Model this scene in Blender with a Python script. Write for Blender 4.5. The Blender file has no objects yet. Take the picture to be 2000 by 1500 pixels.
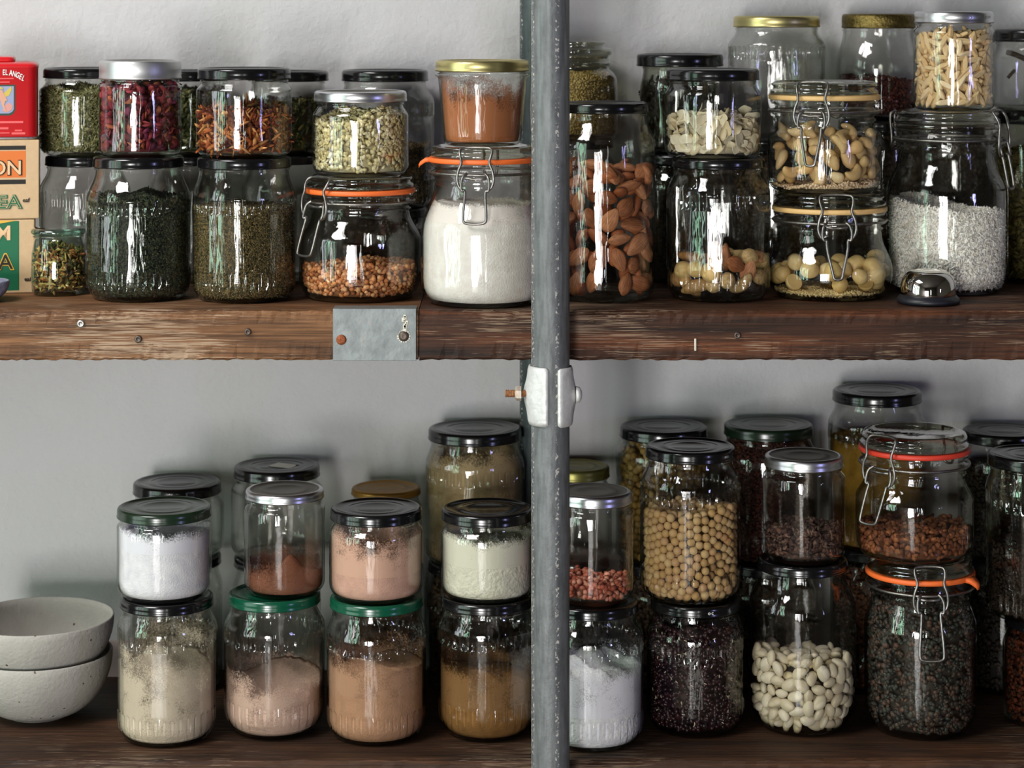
import bpy, math, random
import numpy as np
from mathutils import Vector, Matrix

# ------------------------------------------------------------------ camera, world, light, exposure
C = bpy.context.scene.collection
SC = bpy.context.scene
PI = math.pi
F = 4400.0          # focal length in pixels of the 2000 px wide frame
CZ = 1.5            # camera height
Y0 = 20.0           # pixel row of the horizon
cam_d = bpy.data.cameras.new('camera')
cam = bpy.data.objects.new('camera', cam_d)
C.objects.link(cam)
cam.location = (0, 0, CZ)
cam.rotation_euler = (PI / 2, 0, 0)
cam_d.sensor_width = 36
cam_d.lens = F / 2000 * 36
cam_d.shift_y = -(750 - Y0) / 2000
cam_d.clip_start = 0.05
cam_d.dof.use_dof = True
cam_d.dof.focus_distance = 1.95
cam_d.dof.aperture_fstop = 7.0
SC.camera = cam
SC.view_settings.view_transform = 'Standard'
SC.view_settings.look = 'None'
SC.view_settings.gamma = 1
SC.view_settings.exposure = 0.0
SC.view_settings.use_curve_mapping = False
cy = SC.cycles
cy.max_bounces = 8
cy.diffuse_bounces = 3
cy.glossy_bounces = 4
cy.transmission_bounces = 6
cy.transparent_max_bounces = 24
cy.sample_clamp_indirect = 4
cy.caustics_reflective = False
cy.caustics_refractive = False

W = bpy.data.worlds.new('world')
SC.world = W
W.use_nodes = True
W.node_tree.nodes['Background'].inputs[0].default_value = (0.55, 0.68, 0.85, 1)
W.node_tree.nodes['Background'].inputs[1].default_value = 0.5


def window_light(name, loc, rot, sx, sz, col, power):
    """daylight coming through one pane of a window"""
    L = bpy.data.lights.new(name, 'AREA')
    L.shape = 'RECTANGLE'
    L.size, L.size_y = sx, sz
    L.energy = power * sx * sz
    L.color = col
    o = bpy.data.objects.new(name, L)
    C.objects.link(o)
    o.location = loc
    o.rotation_euler = rot
    return o


XL, XR, YB, YF, ZC = -2.0, 2.6, 2.193, -3.3, 2.75      # the room
LG = 1.0
panes = [(1.30, .20, (0.90, 0.97, 1.0), 20), (0.98, .14, (0.60, 1.0, 0.74), 30), (0.66, .16, (1.0, 0.97, 0.96), 28),
         (0.34, .14, (0.52, 1.0, 0.66), 30), (0.02, .16, (0.72, 1.0, 0.84), 28)]
for yc, w, col, p in panes:          # narrow panes of the near window in the left wall: sky and garden green
    window_light('daylight_left', (XL + .02, yc, 1.45), (0, -PI / 2, 0), 1.5, w, col, p * .85 * LG)
window_light('daylight_skylight', (-1.35, .85, ZC - .02), (0, 0, 0), .9, 1.0, (1.0, .98, .98), 66 * LG)
# the bright open doorway behind the camera on the left, and a narrow gap near the middle
for xc, w, col, p in [(-1.62, .40, (0.98, 1.0, 0.98), 135), (-1.17, .40, (1.0, 0.97, 0.97), 112), (-.72, .38, (1.0, .96, .95), 34)]:
    window_light('daylight_door', (xc, YF + .02, .78), (PI / 2, 0, 0), w, 1.44, col, p * LG)
window_light('daylight_front', (.42, YF + .02, 1.05), (PI / 2, 0, 0), .10, 1.7, (0.95, 1.0, 0.92), 50 * LG)
window_light('daylight_right', (XR - .02, -.55, 1.45), (0, PI / 2, 0), .55, .24, (0.48, 0.48, 1.0), 100 * LG)

# ------------------------------------------------------------------ helpers
rnd = random.Random(4)


def PX(px, py, d):
    return Vector(((px - 1000) * d / F, d, CZ - (py - Y0) * d / F))


def tag(o, label=None, cat=None, group=None, kind=None):
    if label: o['label'] = label
    if cat: o['category'] = cat
    if group: o['group'] = group
    if kind: o['kind'] = kind
    return o


def empty(name, loc, label, cat, group=None):
    o = bpy.data.objects.new(name, None)
    C.objects.link(o)
    o.location = loc
    o.empty_display_size = .01
    return tag(o, label, cat, group)


def link(name, me, parent=None, loc=None):
    o = bpy.data.objects.new(name, me)
    C.objects.link(o)
    if parent: o.parent = parent
    if loc is not None: o.location = loc
    return o


def mesh(name, verts, faces, mats, smooth=True, fm=None, col=None):
    me = bpy.data.meshes.new(name)
    me.from_pydata([tuple(v) for v in verts], [], [tuple(f) for f in faces])
    for m in (mats if isinstance(mats, (list, tuple)) else [mats]): me.materials.append(m)
    if smooth: me.polygons.foreach_set('use_smooth', [True] * len(me.polygons))
    if fm: me.polygons.foreach_set('material_index', fm)
    me.update()
    return me


def lathe(prof, seg=64, mod=None, close=False):
    """prof: list of (r,z); returns verts, faces"""
    V, Fc, idx = [], [], []
    for r, z in prof:
        if r < 1e-6:
            idx.append([len(V)] * seg)
            V.append((0, 0, z))
        else:
            row = []
            for k in range(seg):
                a = 2 * PI * k / seg
                rr = r * (mod(a, z) if mod else 1)
                row.append(len(V))
                V.append((rr * math.cos(a), rr * math.sin(a), z))
            idx.append(row)
    n = len(idx)
    for i in range(n - (0 if close else 1)):
        A, B = idx[i], idx[(i + 1) % n]
        for k in range(seg):
            q = [A[k], A[(k + 1) % seg], B[(k + 1) % seg], B[k]]
            u = []
            for t in q:
                if t not in u: u.append(t)
            if len(u) > 2: Fc.append(u)
    return V, Fc


def tube(pts, r, seg=8, closed=False):
    pts = [Vector(p) for p in pts]
    n = len(pts)
    V, Fc = [], []
    up = None
    for i, p in enumerate(pts):
        a = pts[(i - 1) % n] if closed or i > 0 else p
        b = pts[(i + 1) % n] if closed or i < n - 1 else p
        t = (b - a).normalized()
        if up is None:
            up = t.orthogonal().normalized()
        up = (up - t * up.dot(t))
        up = up.normalized() if up.length > 1e-6 else t.orthogonal().normalized()
        w = t.cross(up)
        for k in range(seg):
            an = 2 * PI * k / seg
            V.append(p + up * (r * math.cos(an)) + w * (r * math.sin(an)))
    for i in range(n if closed else n - 1):
        for k in range(seg):
            j = (i + 1) % n
            Fc.append((i * seg + k, i * seg + (k + 1) % seg, j * seg + (k + 1) % seg, j * seg + k))
    if not closed:
        Fc.append(tuple(range(seg))[::-1])
        Fc.append(tuple(range((n - 1) * seg, n * seg)))
    return V, Fc


def smooth_path(pts, it=2, closed=False):
    pts = [Vector(p) for p in pts]
    for _ in range(it):
        q = []
        n = len(pts)
        for i in range(n if closed else n - 1):
            a, b = pts[i], pts[(i + 1) % n]
            q += [a * .75 + b * .25, a * .25 + b * .75]
        if not closed: q = [pts[0]] + q + [pts[-1]]
        pts = q
    return pts


def box(x0, x1, y0, y1, z0, z1, bev=0, nx=1):
    """box with chamfered edges (verts, faces)"""
    import bmesh
    bm = bmesh.new()
    bmesh.ops.create_cube(bm, size=1)
    for v in bm.verts:
        v.co = ((x0 + x1) / 2 + v.co.x * (x1 - x0), (y0 + y1) / 2 + v.co.y * (y1 - y0), (z0 + z1) / 2 + v.co.z * (z1 - z0))
    if bev: bmesh.ops.bevel(bm, geom=list(bm.edges), offset=bev, segments=3, profile=.5, affect='EDGES')
    V = [tuple(v.co) for v in bm.verts]
    bm.verts.index_update()
    Fc = [tuple(v.index for v in f.verts) for f in bm.faces]
    bm.free()
    return V, Fc


def joinm(parts):
    V, Fc = [], []
    for v, f in parts:
        o = len(V)
        V += list(v)
        Fc += [tuple(i + o for i in q) for q in f]
    return V, Fc


# ------------------------------------------------------------------ materials
def newmat(name):
    m = bpy.data.materials.new(name)
    m.use_nodes = True
    nt = m.node_tree
    return m, nt, nt.nodes['Principled BSDF'], nt.nodes['Material Output']


def c3(h):
    """sRGB 0-255 triple to linear"""
    return tuple(((v / 255) / 12.92 if v / 255 <= .04045 else ((v / 255 + .055) / 1.055) ** 2.4) for v in h) + (1,)


def N(nt, t, **kw):
    n = nt.nodes.new(t)
    for k, v in kw.items():
        if k.startswith('i_'): n.inputs[k[2:]].default_value = v
        else: setattr(n, k, v)
    return n


def simple(name, col, rough=.5, metal=0, var=0, scale=60, bump=0, bscale=None, spec=.5, coat=0, aniso=None):
    m, nt, b, out = newmat(name)
    L = nt.links.new
    b.inputs['Roughness'].default_value = rough
    b.inputs['Metallic'].default_value = metal
    b.inputs['Specular IOR Level'].default_value = spec
    b.inputs['Coat Weight'].default_value = coat
    base = c3(col) if max(col) > 1 else tuple(col) + (1,)
    tc = N(nt, 'ShaderNodeTexCoord')
    if var:
        nz = N(nt, 'ShaderNodeTexNoise', i_Scale=scale, i_Detail=5.0)
        L(tc.outputs['Object'], nz.inputs['Vector'])
        rp = N(nt, 'ShaderNodeValToRGB')
        rp.color_ramp.elements[0].position = .3
        rp.color_ramp.elements[1].position = .7
        rp.color_ramp.elements[0].color = tuple(x * (1 - var) for x in base[:3]) + (1,)
        rp.color_ramp.elements[1].color = tuple(min(1, x * (1 + var)) for x in base[:3]) + (1,)
        L(nz.outputs['Fac'], rp.inputs['Fac'])
        L(rp.outputs['Color'], b.inputs['Base Color'])
    else:
        b.inputs['Base Color'].default_value = base
    if bump:
        nb = N(nt, 'ShaderNodeTexNoise', i_Scale=bscale or scale * 3, i_Detail=4.0)
        L(tc.outputs['Object'], nb.inputs['Vector'])
        bp = N(nt, 'ShaderNodeBump', i_Strength=1.0, i_Distance=bump)
        L(nb.outputs['Fac'], bp.inputs['Height'])
        L(bp.outputs['Normal'], b.inputs['Normal'])
    return m


def glass_mat(name, tint, edge, refl=1.5, wav=.00025):
    """thin clear glass: transparent, with Fresnel reflection and darker where it is seen edge-on"""
    m, nt, b, out = newmat(name)
    L = nt.links.new
    nt.nodes.remove(b)
    tc = N(nt, 'ShaderNodeTexCoord')
    mp = N(nt, 'ShaderNodeMapping')
    mp.inputs['Scale'].default_value = (110, 110, 22)
    L(tc.outputs['Object'], mp.inputs['Vector'])
    nz = N(nt, 'ShaderNodeTexNoise', i_Scale=1.0, i_Detail=2.0)
    L(mp.outputs['Vector'], nz.inputs['Vector'])
    bp = N(nt, 'ShaderNodeBump', i_Strength=1.0, i_Distance=wav)
    L(nz.outputs['Fac'], bp.inputs['Height'])
    lw = N(nt, 'ShaderNodeLayerWeight', i_Blend=.22)
    rp = N(nt, 'ShaderNodeValToRGB')
    rp.color_ramp.elements[0].position = .25
    rp.color_ramp.elements[0].color = tuple(tint) + (1,)
    rp.color_ramp.elements[1].position = .95
    rp.color_ramp.elements[1].color = tuple(edge) + (1,)
    L(lw.outputs['Facing'], rp.inputs['Fac'])
    tr = N(nt, 'ShaderNodeBsdfTransparent')
    L(rp.outputs['Color'], tr.inputs['Color'])
    gl = N(nt, 'ShaderNodeBsdfGlossy', i_Roughness=.02)
    gl.inputs['Color'].default_value = (1, 1, 1, 1)
    L(bp.outputs['Normal'], gl.inputs['Normal'])
    fr = N(nt, 'ShaderNodeFresnel', i_IOR=1.5)
    mu = N(nt, 'ShaderNodeMath', operation='MULTIPLY', use_clamp=True)
    mu.inputs[1].default_value = refl
    geo = N(nt, 'ShaderNodeNewGeometry')      # seen from behind the fresnel node would take the sheet for solid glass
    ior = N(nt, 'ShaderNodeMix', data_type='FLOAT')
    ior.inputs[2].default_value = 1.5
    ior.inputs[3].default_value = 1 / 1.5
    L(geo.outputs['Backfacing'], ior.inputs[0])
    L(ior.outputs[0], fr.inputs['IOR'])
    L(fr.outputs[0], mu.inputs[0])
    mx = N(nt, 'ShaderNodeMixShader')
    L(mu.outputs[0], mx.inputs[0])
    L(tr.outputs[0], mx.inputs[1])
    L(gl.outputs[0], mx.inputs[2])
    L(mx.outputs[0], out.inputs['Surface'])
    return m


def attr_mat(name, rough=.6, spec=.4):
    m, nt, b, out = newmat(name)
    a = N(nt, 'ShaderNodeAttribute', attribute_name='Col')
    nt.links.new(a.outputs['Color'], b.inputs['Base Color'])
    b.inputs['Roughness'].default_value = rough
    b.inputs['Specular IOR Level'].default_value = spec
    return m


def rand_mat(name, cols, rough=.5, spec=.4, bump=0, bscale=400, stretch=(1, 1, 1), grain=0.0):
    """colour differs a little from piece to piece"""
    m, nt, b, out = newmat(name)
    L = nt.links.new
    oi = N(nt, 'ShaderNodeObjectInfo')
    rp = N(nt, 'ShaderNodeValToRGB')
    els = rp.color_ramp.elements
    while len(els) < len(cols): els.new(.5)
    for i, c in enumerate(cols):
        els[i].position = i / max(1, len(cols) - 1)
        els[i].color = c3(c)
    L(oi.outputs['Random'], rp.inputs['Fac'])
    tc = N(nt, 'ShaderNodeTexCoord')
    mp = N(nt, 'ShaderNodeMapping')
    mp.inputs['Scale'].default_value = stretch
    L(tc.outputs['Object'], mp.inputs['Vector'])
    nb = N(nt, 'ShaderNodeTexNoise', i_Scale=bscale, i_Detail=3.0)
    L(mp.outputs['Vector'], nb.inputs['Vector'])
    mx = N(nt, 'ShaderNodeMix', data_type='RGBA', blend_type='MULTIPLY')
    mx.inputs[0].default_value = grain
    L(rp.outputs['Color'], mx.inputs[6])
    g = N(nt, 'ShaderNodeValToRGB')
    g.color_ramp.elements[0].position = .35
    g.color_ramp.elements[0].color = (.25, .2, .16, 1)
    g.color_ramp.elements[1].position = .6
    L(nb.outputs['Fac'], g.inputs['Fac'])
    L(g.outputs['Color'], mx.inputs[7])
    L(mx.outputs[2], b.inputs['Base Color'])
    if bump:
        bp = N(nt, 'ShaderNodeBump', i_Strength=1.0, i_Distance=bump)
        L(nb.outputs['Fac'], bp.inputs['Height'])
        L(bp.outputs['Normal'], b.inputs['Normal'])
    b.inputs['Roughness'].default_value = rough
    b.inputs['Specular IOR Level'].default_value = spec
    return m


def residue_mat(name, col, z0, z1, dens=.5, scale=700):
    """powder clinging to the glass: patchy, thinner towards the top"""
    m, nt, b, out = newmat(name)
    L = nt.links.new
    b.inputs['Base Color'].default_value = c3(col)
    b.inputs['Roughness'].default_value = .9
    tc = N(nt, 'ShaderNodeTexCoord')
    n1 = N(nt, 'ShaderNodeTexNoise', i_Scale=scale, i_Detail=5.0, i_Roughness=.7)
    n2 = N(nt, 'ShaderNodeTexNoise', i_Scale=48.0, i_Detail=3.0)
    L(tc.outputs['Object'], n1.inputs['Vector'])
    L(tc.outputs['Object'], n2.inputs['Vector'])
    sx = N(nt, 'ShaderNodeSeparateXYZ')
    L(tc.outputs['Object'], sx.inputs[0])
    mr = N(nt, 'ShaderNodeMapRange')
    mr.inputs[1].default_value = z0
    mr.inputs[2].default_value = z1
    mr.inputs[3].default_value = .32 + dens * .3
    mr.inputs[4].default_value = -.22 + dens * .25
    L(sx.outputs['Z'], mr.inputs[0])
    a1 = N(nt, 'ShaderNodeMath', operation='ADD')
    L(n1.outputs['Fac'], a1.inputs[0])
    L(n2.outputs['Fac'], a1.inputs[1])
    a2 = N(nt, 'ShaderNodeMath', operation='ADD')
    L(a1.outputs[0], a2.inputs[0])
    L(mr.outputs[0], a2.inputs[1])
    st = N(nt, 'ShaderNodeMapRange')
    st.inputs[1].default_value = 1.0
    st.inputs[2].default_value = 1.34
    L(a2.outputs[0], st.inputs[0])
    L(st.outputs[0], b.inputs['Alpha'])
    return m


GLASS = glass_mat('clear_glass', (.92, .925, .91), (.20, .23, .19), 1.15, .0006)
GLASS_G = glass_mat('greenish_glass', (.84, .93, .88), (.20, .36, .29), 1.7, .0006)
GLASS_F = glass_mat('thick_foot_glass', (.42, .45, .38), (.06, .07, .05), 1.7, .0008)  # thick foot; the darkness refracted there is put into the tint
GLASS_I = glass_mat('inner_glass', (.985, .985, .98), (.45, .49, .44), .8, .0006)
GLASS_D = glass_mat('thick_glass', (.74, .75, .68), (.14, .17, .13), 1.9, .0005)
BLACK = simple('black_enamel', (14, 14, 15), .17, spec=.6, bump=.00008, bscale=90)
GREEN_L = simple('green_enamel', (10, 74, 52), .2, spec=.6)
DKGREEN = simple('dark_green_enamel', (24, 40, 26), .22, spec=.6)
SILVER = simple('silver_tinplate', (205, 205, 208), .30, 1)
SILVER_M = simple('satin_aluminium', (200, 200, 200), .42, 1)
GOLD = simple('gold_tinplate', (196, 184, 128), .34, 1)
BRASS = simple('brass_lacquer', (150, 110, 45), .38, .6)
OLIVE = simple('olive_lacquer', (120, 116, 60), .35, .7)
MASON = simple('aged_brass_ring', (112, 98, 56), .4, 1, var=.4, scale=300, bump=.0006, bscale=500)
WIRE = simple('galvanised_wire', (140, 137, 132), .4, 1, var=.25, scale=300)
ORANGE = simple('orange_rubber', (240, 112, 48), .5)
RED_R = simple('red_rubber', (214, 62, 42), .5)
CREAM_R = simple('cream_rubber', (226, 186, 122), .5)
GREYTOP = simple('dull_grey_lid_top', (104, 100, 92), .5, .5, var=.1, scale=90)
LIDMAT = {'black': BLACK, 'green': GREEN_L, 'dkgreen': DKGREEN, 'silver': SILVER, 'satin': SILVER_M, 'gold': GOLD, 'brass': BRASS, 'olive': OLIVE, 'mason': MASON}


def wood_mat(name, dark, mid, light, scratch=.5, thr=1.12):
    m, nt, b, out = newmat(name)
    L = nt.links.new
    tc = N(nt, 'ShaderNodeTexCoord')

    def nz(sc, detail=6, rough=.6, dist=0.0):
        mp = N(nt, 'ShaderNodeMapping')
        mp.inputs['Scale'].default_value = sc
        L(tc.outputs['Object'], mp.inputs['Vector'])
        n = N(nt, 'ShaderNodeTexNoise', i_Scale=1.0, i_Detail=float(detail), i_Roughness=rough, i_Distortion=dist)
        L(mp.outputs['Vector'], n.inputs['Vector'])
        return n
    a = nz((4, 26, 60), 8, .7, .3)
    r1 = N(nt, 'ShaderNodeValToRGB')
    r1.color_ramp.elements[0].position = .32
    r1.color_ramp.elements[0].color = c3(dark)
    r1.color_ramp.elements[1].position = .72
    r1.color_ramp.elements[1].color = c3(light)
    e = r1.color_ramp.elements.new(.52)
    e.color = c3(mid)
    L(a.outputs['Fac'], r1.inputs['Fac'])
    f = nz((9, 300, 620), 4, .6)
    r2 = N(nt, 'ShaderNodeValToRGB')
    r2.color_ramp.elements[0].position = .38
    r2.color_ramp.elements[0].color = (.3, .3, .3, 1)
    r2.color_ramp.elements[1].position = .55
    r2.color_ramp.elements[1].color = (1, 1, 1, 1)
    L(f.outputs['Fac'], r2.inputs['Fac'])
    mx = N(nt, 'ShaderNodeMix', data_type='RGBA', blend_type='MULTIPLY')
    mx.inputs[0].default_value = .75
    L(r1.outputs['Color'], mx.inputs[6])
    L(r2.outputs['Color'], mx.inputs[7])
    g = nz((26, 520, 1150), 3, .6)
    big = nz((5, 4, 16), 3, .5)
    ad = N(nt, 'ShaderNodeMath', operation='ADD')
    L(g.outputs['Fac'], ad.inputs[0])
    L(big.outputs['Fac'], ad.inputs[1])
    st = N(nt, 'ShaderNodeMapRange')
    st.inputs[1].default_value = thr
    st.inputs[2].default_value = thr + .08
    st.inputs[4].default_value = scratch
    L(ad.outputs[0], st.inputs[0])
    m2 = N(nt, 'ShaderNodeMix', data_type='RGBA')
    m2.inputs[7].default_value = c3((176, 150, 124))
    L(st.outputs[0], m2.inputs[0])
    L(mx.outputs[2], m2.inputs[6])
    L(m2.outputs[2], b.inputs['Base Color'])
    bp = N(nt, 'ShaderNodeBump', i_Strength=1.0, i_Distance=.0006)
    L(f.outputs['Fac'], bp.inputs['Height'])
    L(bp.outputs['Normal'], b.inputs['Normal'])
    b.inputs['Roughness'].default_value = .62
    b.inputs['Specular IOR Level'].default_value = .3
    return m


WOOD = wood_mat('weathered_hardwood', (56, 34, 20), (120, 82, 52), (166, 118, 78), .8, 1.10)
WOODR = wood_mat('reddish_hardwood', (30, 17, 10), (74, 43, 26), (120, 68, 38), .5)
WOOD2 = wood_mat('dark_hardwood', (30, 18, 11), (66, 42, 26), (98, 62, 38), .25)


def wall_mat(name, base, var):
    m, nt, b, out = newmat(name)
    L = nt.links.new
    tc = N(nt, 'ShaderNodeTexCoord')
    n1 = N(nt, 'ShaderNodeTexNoise', i_Scale=2.6, i_Detail=6.0, i_Roughness=.6)
    n2 = N(nt, 'ShaderNodeTexNoise', i_Scale=70.0, i_Detail=8.0, i_Roughness=.7)
    L(tc.outputs['Object'], n1.inputs['Vector'])
    L(tc.outputs['Object'], n2.inputs['Vector'])
    r = N(nt, 'ShaderNodeValToRGB')
    r.color_ramp.elements[0].position = .3
    r.color_ramp.elements[0].color = c3(tuple(v - var for v in base))
    r.color_ramp.elements[1].position = .7
    r.color_ramp.elements[1].color = c3(tuple(min(255, v + var) for v in base))
    L(n1.outputs['Fac'], r.inputs['Fac'])
    L(r.outputs['Color'], b.inputs['Base Color'])
    bp = N(nt, 'ShaderNodeBump', i_Strength=1.0, i_Distance=.0022)
    L(n2.outputs['Fac'], bp.inputs['Height'])
    L(bp.outputs['Normal'], b.inputs['Normal'])
    b.inputs['Roughness'].default_value = .7
    return m


PLASTER = wall_mat('painted_plaster', (202, 200, 200), 7)
ROOMW = simple('room_paint', (70, 64, 54), .8)
FLOORM = simple('polished_floor', (120, 108, 94), .22, var=.15, scale=3)
CEILM = simple('ceiling_boards', (70, 64, 54), .8)
FRAMEM = simple('window_frame_paint', (80, 70, 58), .5)


def pipe_mat(name, base):
    m, nt, b, out = newmat(name)
    L = nt.links.new
    tc = N(nt, 'ShaderNodeTexCoord')
    n1 = N(nt, 'ShaderNodeTexNoise', i_Scale=90.0, i_Detail=6.0, i_Roughness=.7)
    L(tc.outputs['Object'], n1.inputs['Vector'])
    mp = N(nt, 'ShaderNodeMapping')
    mp.inputs['Scale'].default_value = (260, 260, 30)
    L(tc.outputs['Object'], mp.inputs['Vector'])
    n2 = N(nt, 'ShaderNodeTexNoise', i_Scale=1.0, i_Detail=3.0)
    L(mp.outputs['Vector'], n2.inputs['Vector'])
    ad = N(nt, 'ShaderNodeMath', operation='MULTIPLY_ADD')
    ad.inputs[1].default_value = .5
    L(n1.outputs['Fac'], ad.inputs[0])
    L(n2.outputs['Fac'], ad.inputs[2])
    r = N(nt, 'ShaderNodeValToRGB')
    r.color_ramp.elements[0].position = .55
    r.color_ramp.elements[0].color = c3(tuple(v * .82 for v in base))
    r.color_ramp.elements[1].position = .95
    r.color_ramp.elements[1].color = c3(tuple(min(255, v * 1.10) for v in base))
    L(ad.outputs[0], r.inputs['Fac'])
    # rough weld flecks run in two lines down the pipe
    sx = N(nt, 'ShaderNodeSeparateXYZ')
    L(tc.outputs['Object'], sx.inputs[0])
    masks = []
    for xc, w in ((-.0150, .0012), (.0055, .0016)):
        s1 = N(nt, 'ShaderNodeMath', operation='SUBTRACT')
        s1.inputs[1].default_value = xc
        L(sx.outputs['X'], s1.inputs[0])
        s2 = N(nt, 'ShaderNodeMath', operation='ABSOLUTE')
        L(s1.outputs[0], s2.inputs[0])
        s3 = N(nt, 'ShaderNodeMath', operation='LESS_THAN')
        s3.inputs[1].default_value = w
        L(s2.outputs[0], s3.inputs[0])
        masks.append(s3)
    mm = N(nt, 'ShaderNodeMath', operation='ADD', use_clamp=True)
    L(masks[0].outputs[0], mm.inputs[0])
    L(masks[1].outputs[0], mm.inputs[1])
    n3 = N(nt, 'ShaderNodeTexNoise', i_Scale=420.0, i_Detail=2.0)
    L(tc.outputs['Object'], n3.inputs['Vector'])
    st = N(nt, 'ShaderNodeMapRange')
    st.inputs[1].default_value = .56
    st.inputs[2].default_value = .66
    L(n3.outputs['Fac'], st.inputs[0])
    mk = N(nt, 'ShaderNodeMath', operation='MULTIPLY')
    L(mm.outputs[0], mk.inputs[0])
    L(st.outputs[0], mk.inputs[1])
    m2 = N(nt, 'ShaderNodeMix', data_type='RGBA')
    m2.inputs[7].default_value = c3((205, 200, 190))
    L(mk.outputs[0], m2.inputs[0])
    L(r.outputs['Color'], m2.inputs[6])
    L(m2.outputs[2], b.inputs['Base Color'])
    b.inputs['Metallic'].default_value = .25
    b.inputs['Roughness'].default_value = .5
    bp = N(nt, 'ShaderNodeBump', i_Strength=1.0, i_Distance=.0006)
    L(n1.outputs['Fac'], bp.inputs['Height'])
    L(bp.outputs['Normal'], b.inputs['Normal'])
    return m


PIPE = pipe_mat('galvanised_steel', (110, 113, 114))
PIPE_B = pipe_mat('dull_galvanised_steel', (70, 80, 80))
CLAMPM = simple('whitish_galvanised_casting', (214, 214, 212), .5, .25, var=.08, scale=200, bump=.0008, bscale=160)
RUST = simple('rusty_bolt_steel', (150, 100, 62), .7, .3, var=.4, scale=500)
NUTM = simple('dull_nut_steel', (196, 182, 166), .5, .4, var=.2, scale=300)
NAILM = simple('nail_steel', (96, 84, 76), .5, .7)
RUSTN = simple('rusty_screw_steel', (150, 84, 50), .75, .3, var=.5, scale=900)
PLATE = simple('galvanised_sheet', (122, 128, 128), .5, .45, var=.22, scale=70, bump=.0003)

# ------------------------------------------------------------------ the room
SZ1 = CZ - .2564          # top of the upper shelf
SZ2 = CZ - .641           # top of the lower shelf


def structure(name, parts, m):
    V, Fc = joinm(parts)
    o = link(name, mesh(name, V, Fc, m, smooth=False))
    o['kind'] = 'structure'
    return o


T = .12
structure('wall_back', [box(XL - T, XR + T, YB, YB + T, 0, ZC)], PLASTER)
structure('floor', [box(XL - T, XR + T, YF - T, YB + T, -T, 0)], FLOORM)
structure('ceiling', [box(XL - T, XR + T, YF - T, YB + T, ZC, ZC + T)], CEILM)
structure('wall_left', [box(XL - T, XL, YF, -.09, 0, ZC), box(XL - T, XL, 1.42, YB, 0, ZC), box(XL - T, XL, -.09, 1.42, 0, .68), box(XL - T, XL, -.09, 1.42, 2.22, ZC)]
          + [box(XL - T, XL, a, b, .68, 2.22) for a, b in ((.12, .25), (.43, .56), (.76, .89), (1.07, 1.18))], ROOMW)
structure('wall_right', [box(XR, XR + T, YF, -.68, 0, ZC), box(XR, XR + T, -.42, YB, 0, ZC), box(XR, XR + T, -.68, -.42, 0, 1.15), box(XR, XR + T, -.68, -.42, 1.75, ZC)], ROOMW)
structure('wall_front', [box(XL, -1.84, YF - T, YF, 0, ZC), box(-.50, .35, YF - T, YF, 0, ZC), box(.49, XR, YF - T, YF, 0, ZC),
                         box(-1.84, -.50, YF - T, YF, 1.52, ZC), box(.35, .49, YF - T, YF, 1.92, ZC), box(.35, .49, YF - T, YF, 0, .18)], ROOMW)
structure('door_1', [box(x - .03, x + .03, YF - .04, YF + .03, 0, 1.55) for x in (-1.85, -1.395, -.945, -.50)] + [box(-1.88, -.47, YF - .04, YF + .03, 1.50, 1.56)], FRAMEM)
structure('window_1', [box(XL - .04, XL + .05, y - .02, y + .02, .68, 2.22) for y in (-.09, .12, .25, .43, .56, .76, .89, 1.07, 1.18, 1.42)], FRAMEM)
structure('window_2', [box(-1.84, -1.80, .33, 1.37, ZC - .05, ZC), box(-.90, -.86, .33, 1.37, ZC - .05, ZC), box(-1.84, -.86, .31, .35, ZC - .05, ZC), box(-1.84, -.86, 1.35, 1.39, ZC - .05, ZC)], FRAMEM)
structure('window_3', [box(XR - .05, XR + .04, y - .02, y + .02, 1.15, 1.75) for y in (-.68, -.42)], FRAMEM)

# ------------------------------------------------------------------ shelf boards, nails, plate
D1 = 1.925                # front face of both shelves


def board(name, x0, x1, ztop, th, label, m, bend=0):
    """one plank with a slightly worn front edge"""
    rr = random.Random(int(x1 * 1000) + 7)
    n = 160
    prof = [(YB - .004, -th), (D1 + .001, -th), (D1, -th + .002), (D1 + .0006, -th * .6), (D1, -th * .3), (D1 + .0006, -.004), (D1 + .003, -.0012), (D1 + .007, 0), (2.0, 0), (YB - .004, 0)]
    V, Fc = [], []
    for i in range(n + 1):
        x = x0 + (x1 - x0) * i / n
        for j, (y, z) in enumerate(prof):
            jy = rr.uniform(-.0006, .0006) if j in (1, 2, 5, 6) else 0
            jz = rr.uniform(-.0007, .0007) if j in (1, 2, 5, 6) else 0
            V.append((x, y + jy, z + jz))
    k = len(prof)
    for i in range(n):
        for j in range(k):
            j2 = (j + 1) % k
            Fc.append((i * k + j, i * k + j2, (i + 1) * k + j2, (i + 1) * k + j))
    Fc.append(tuple(range(k))[::-1])
    Fc.append(tuple(range(n * k, n * k + k)))
    o = link(name, mesh(name, V, Fc, m, smooth=False), None, (0, 0, ztop))
    return tag(o, label, 'shelf')


XJ = (818 - 1000) * D1 / F
bl = board('shelf_board', -.75, XJ - .0004, SZ1, .0425, 'weathered brown shelf board left of the metal plate, under the tea boxes and herbs', WOOD)
brd = board('shelf_board', XJ + .0004, .80, SZ1, .0425, 'weathered reddish shelf board right of the metal plate, under the flour and nut jars', WOODR)
lo = board('shelf_board', -.75, .80, SZ2, .0425, 'dark hardwood lower shelf board under the powders, pulses and stacked bowls', WOOD2)


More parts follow.
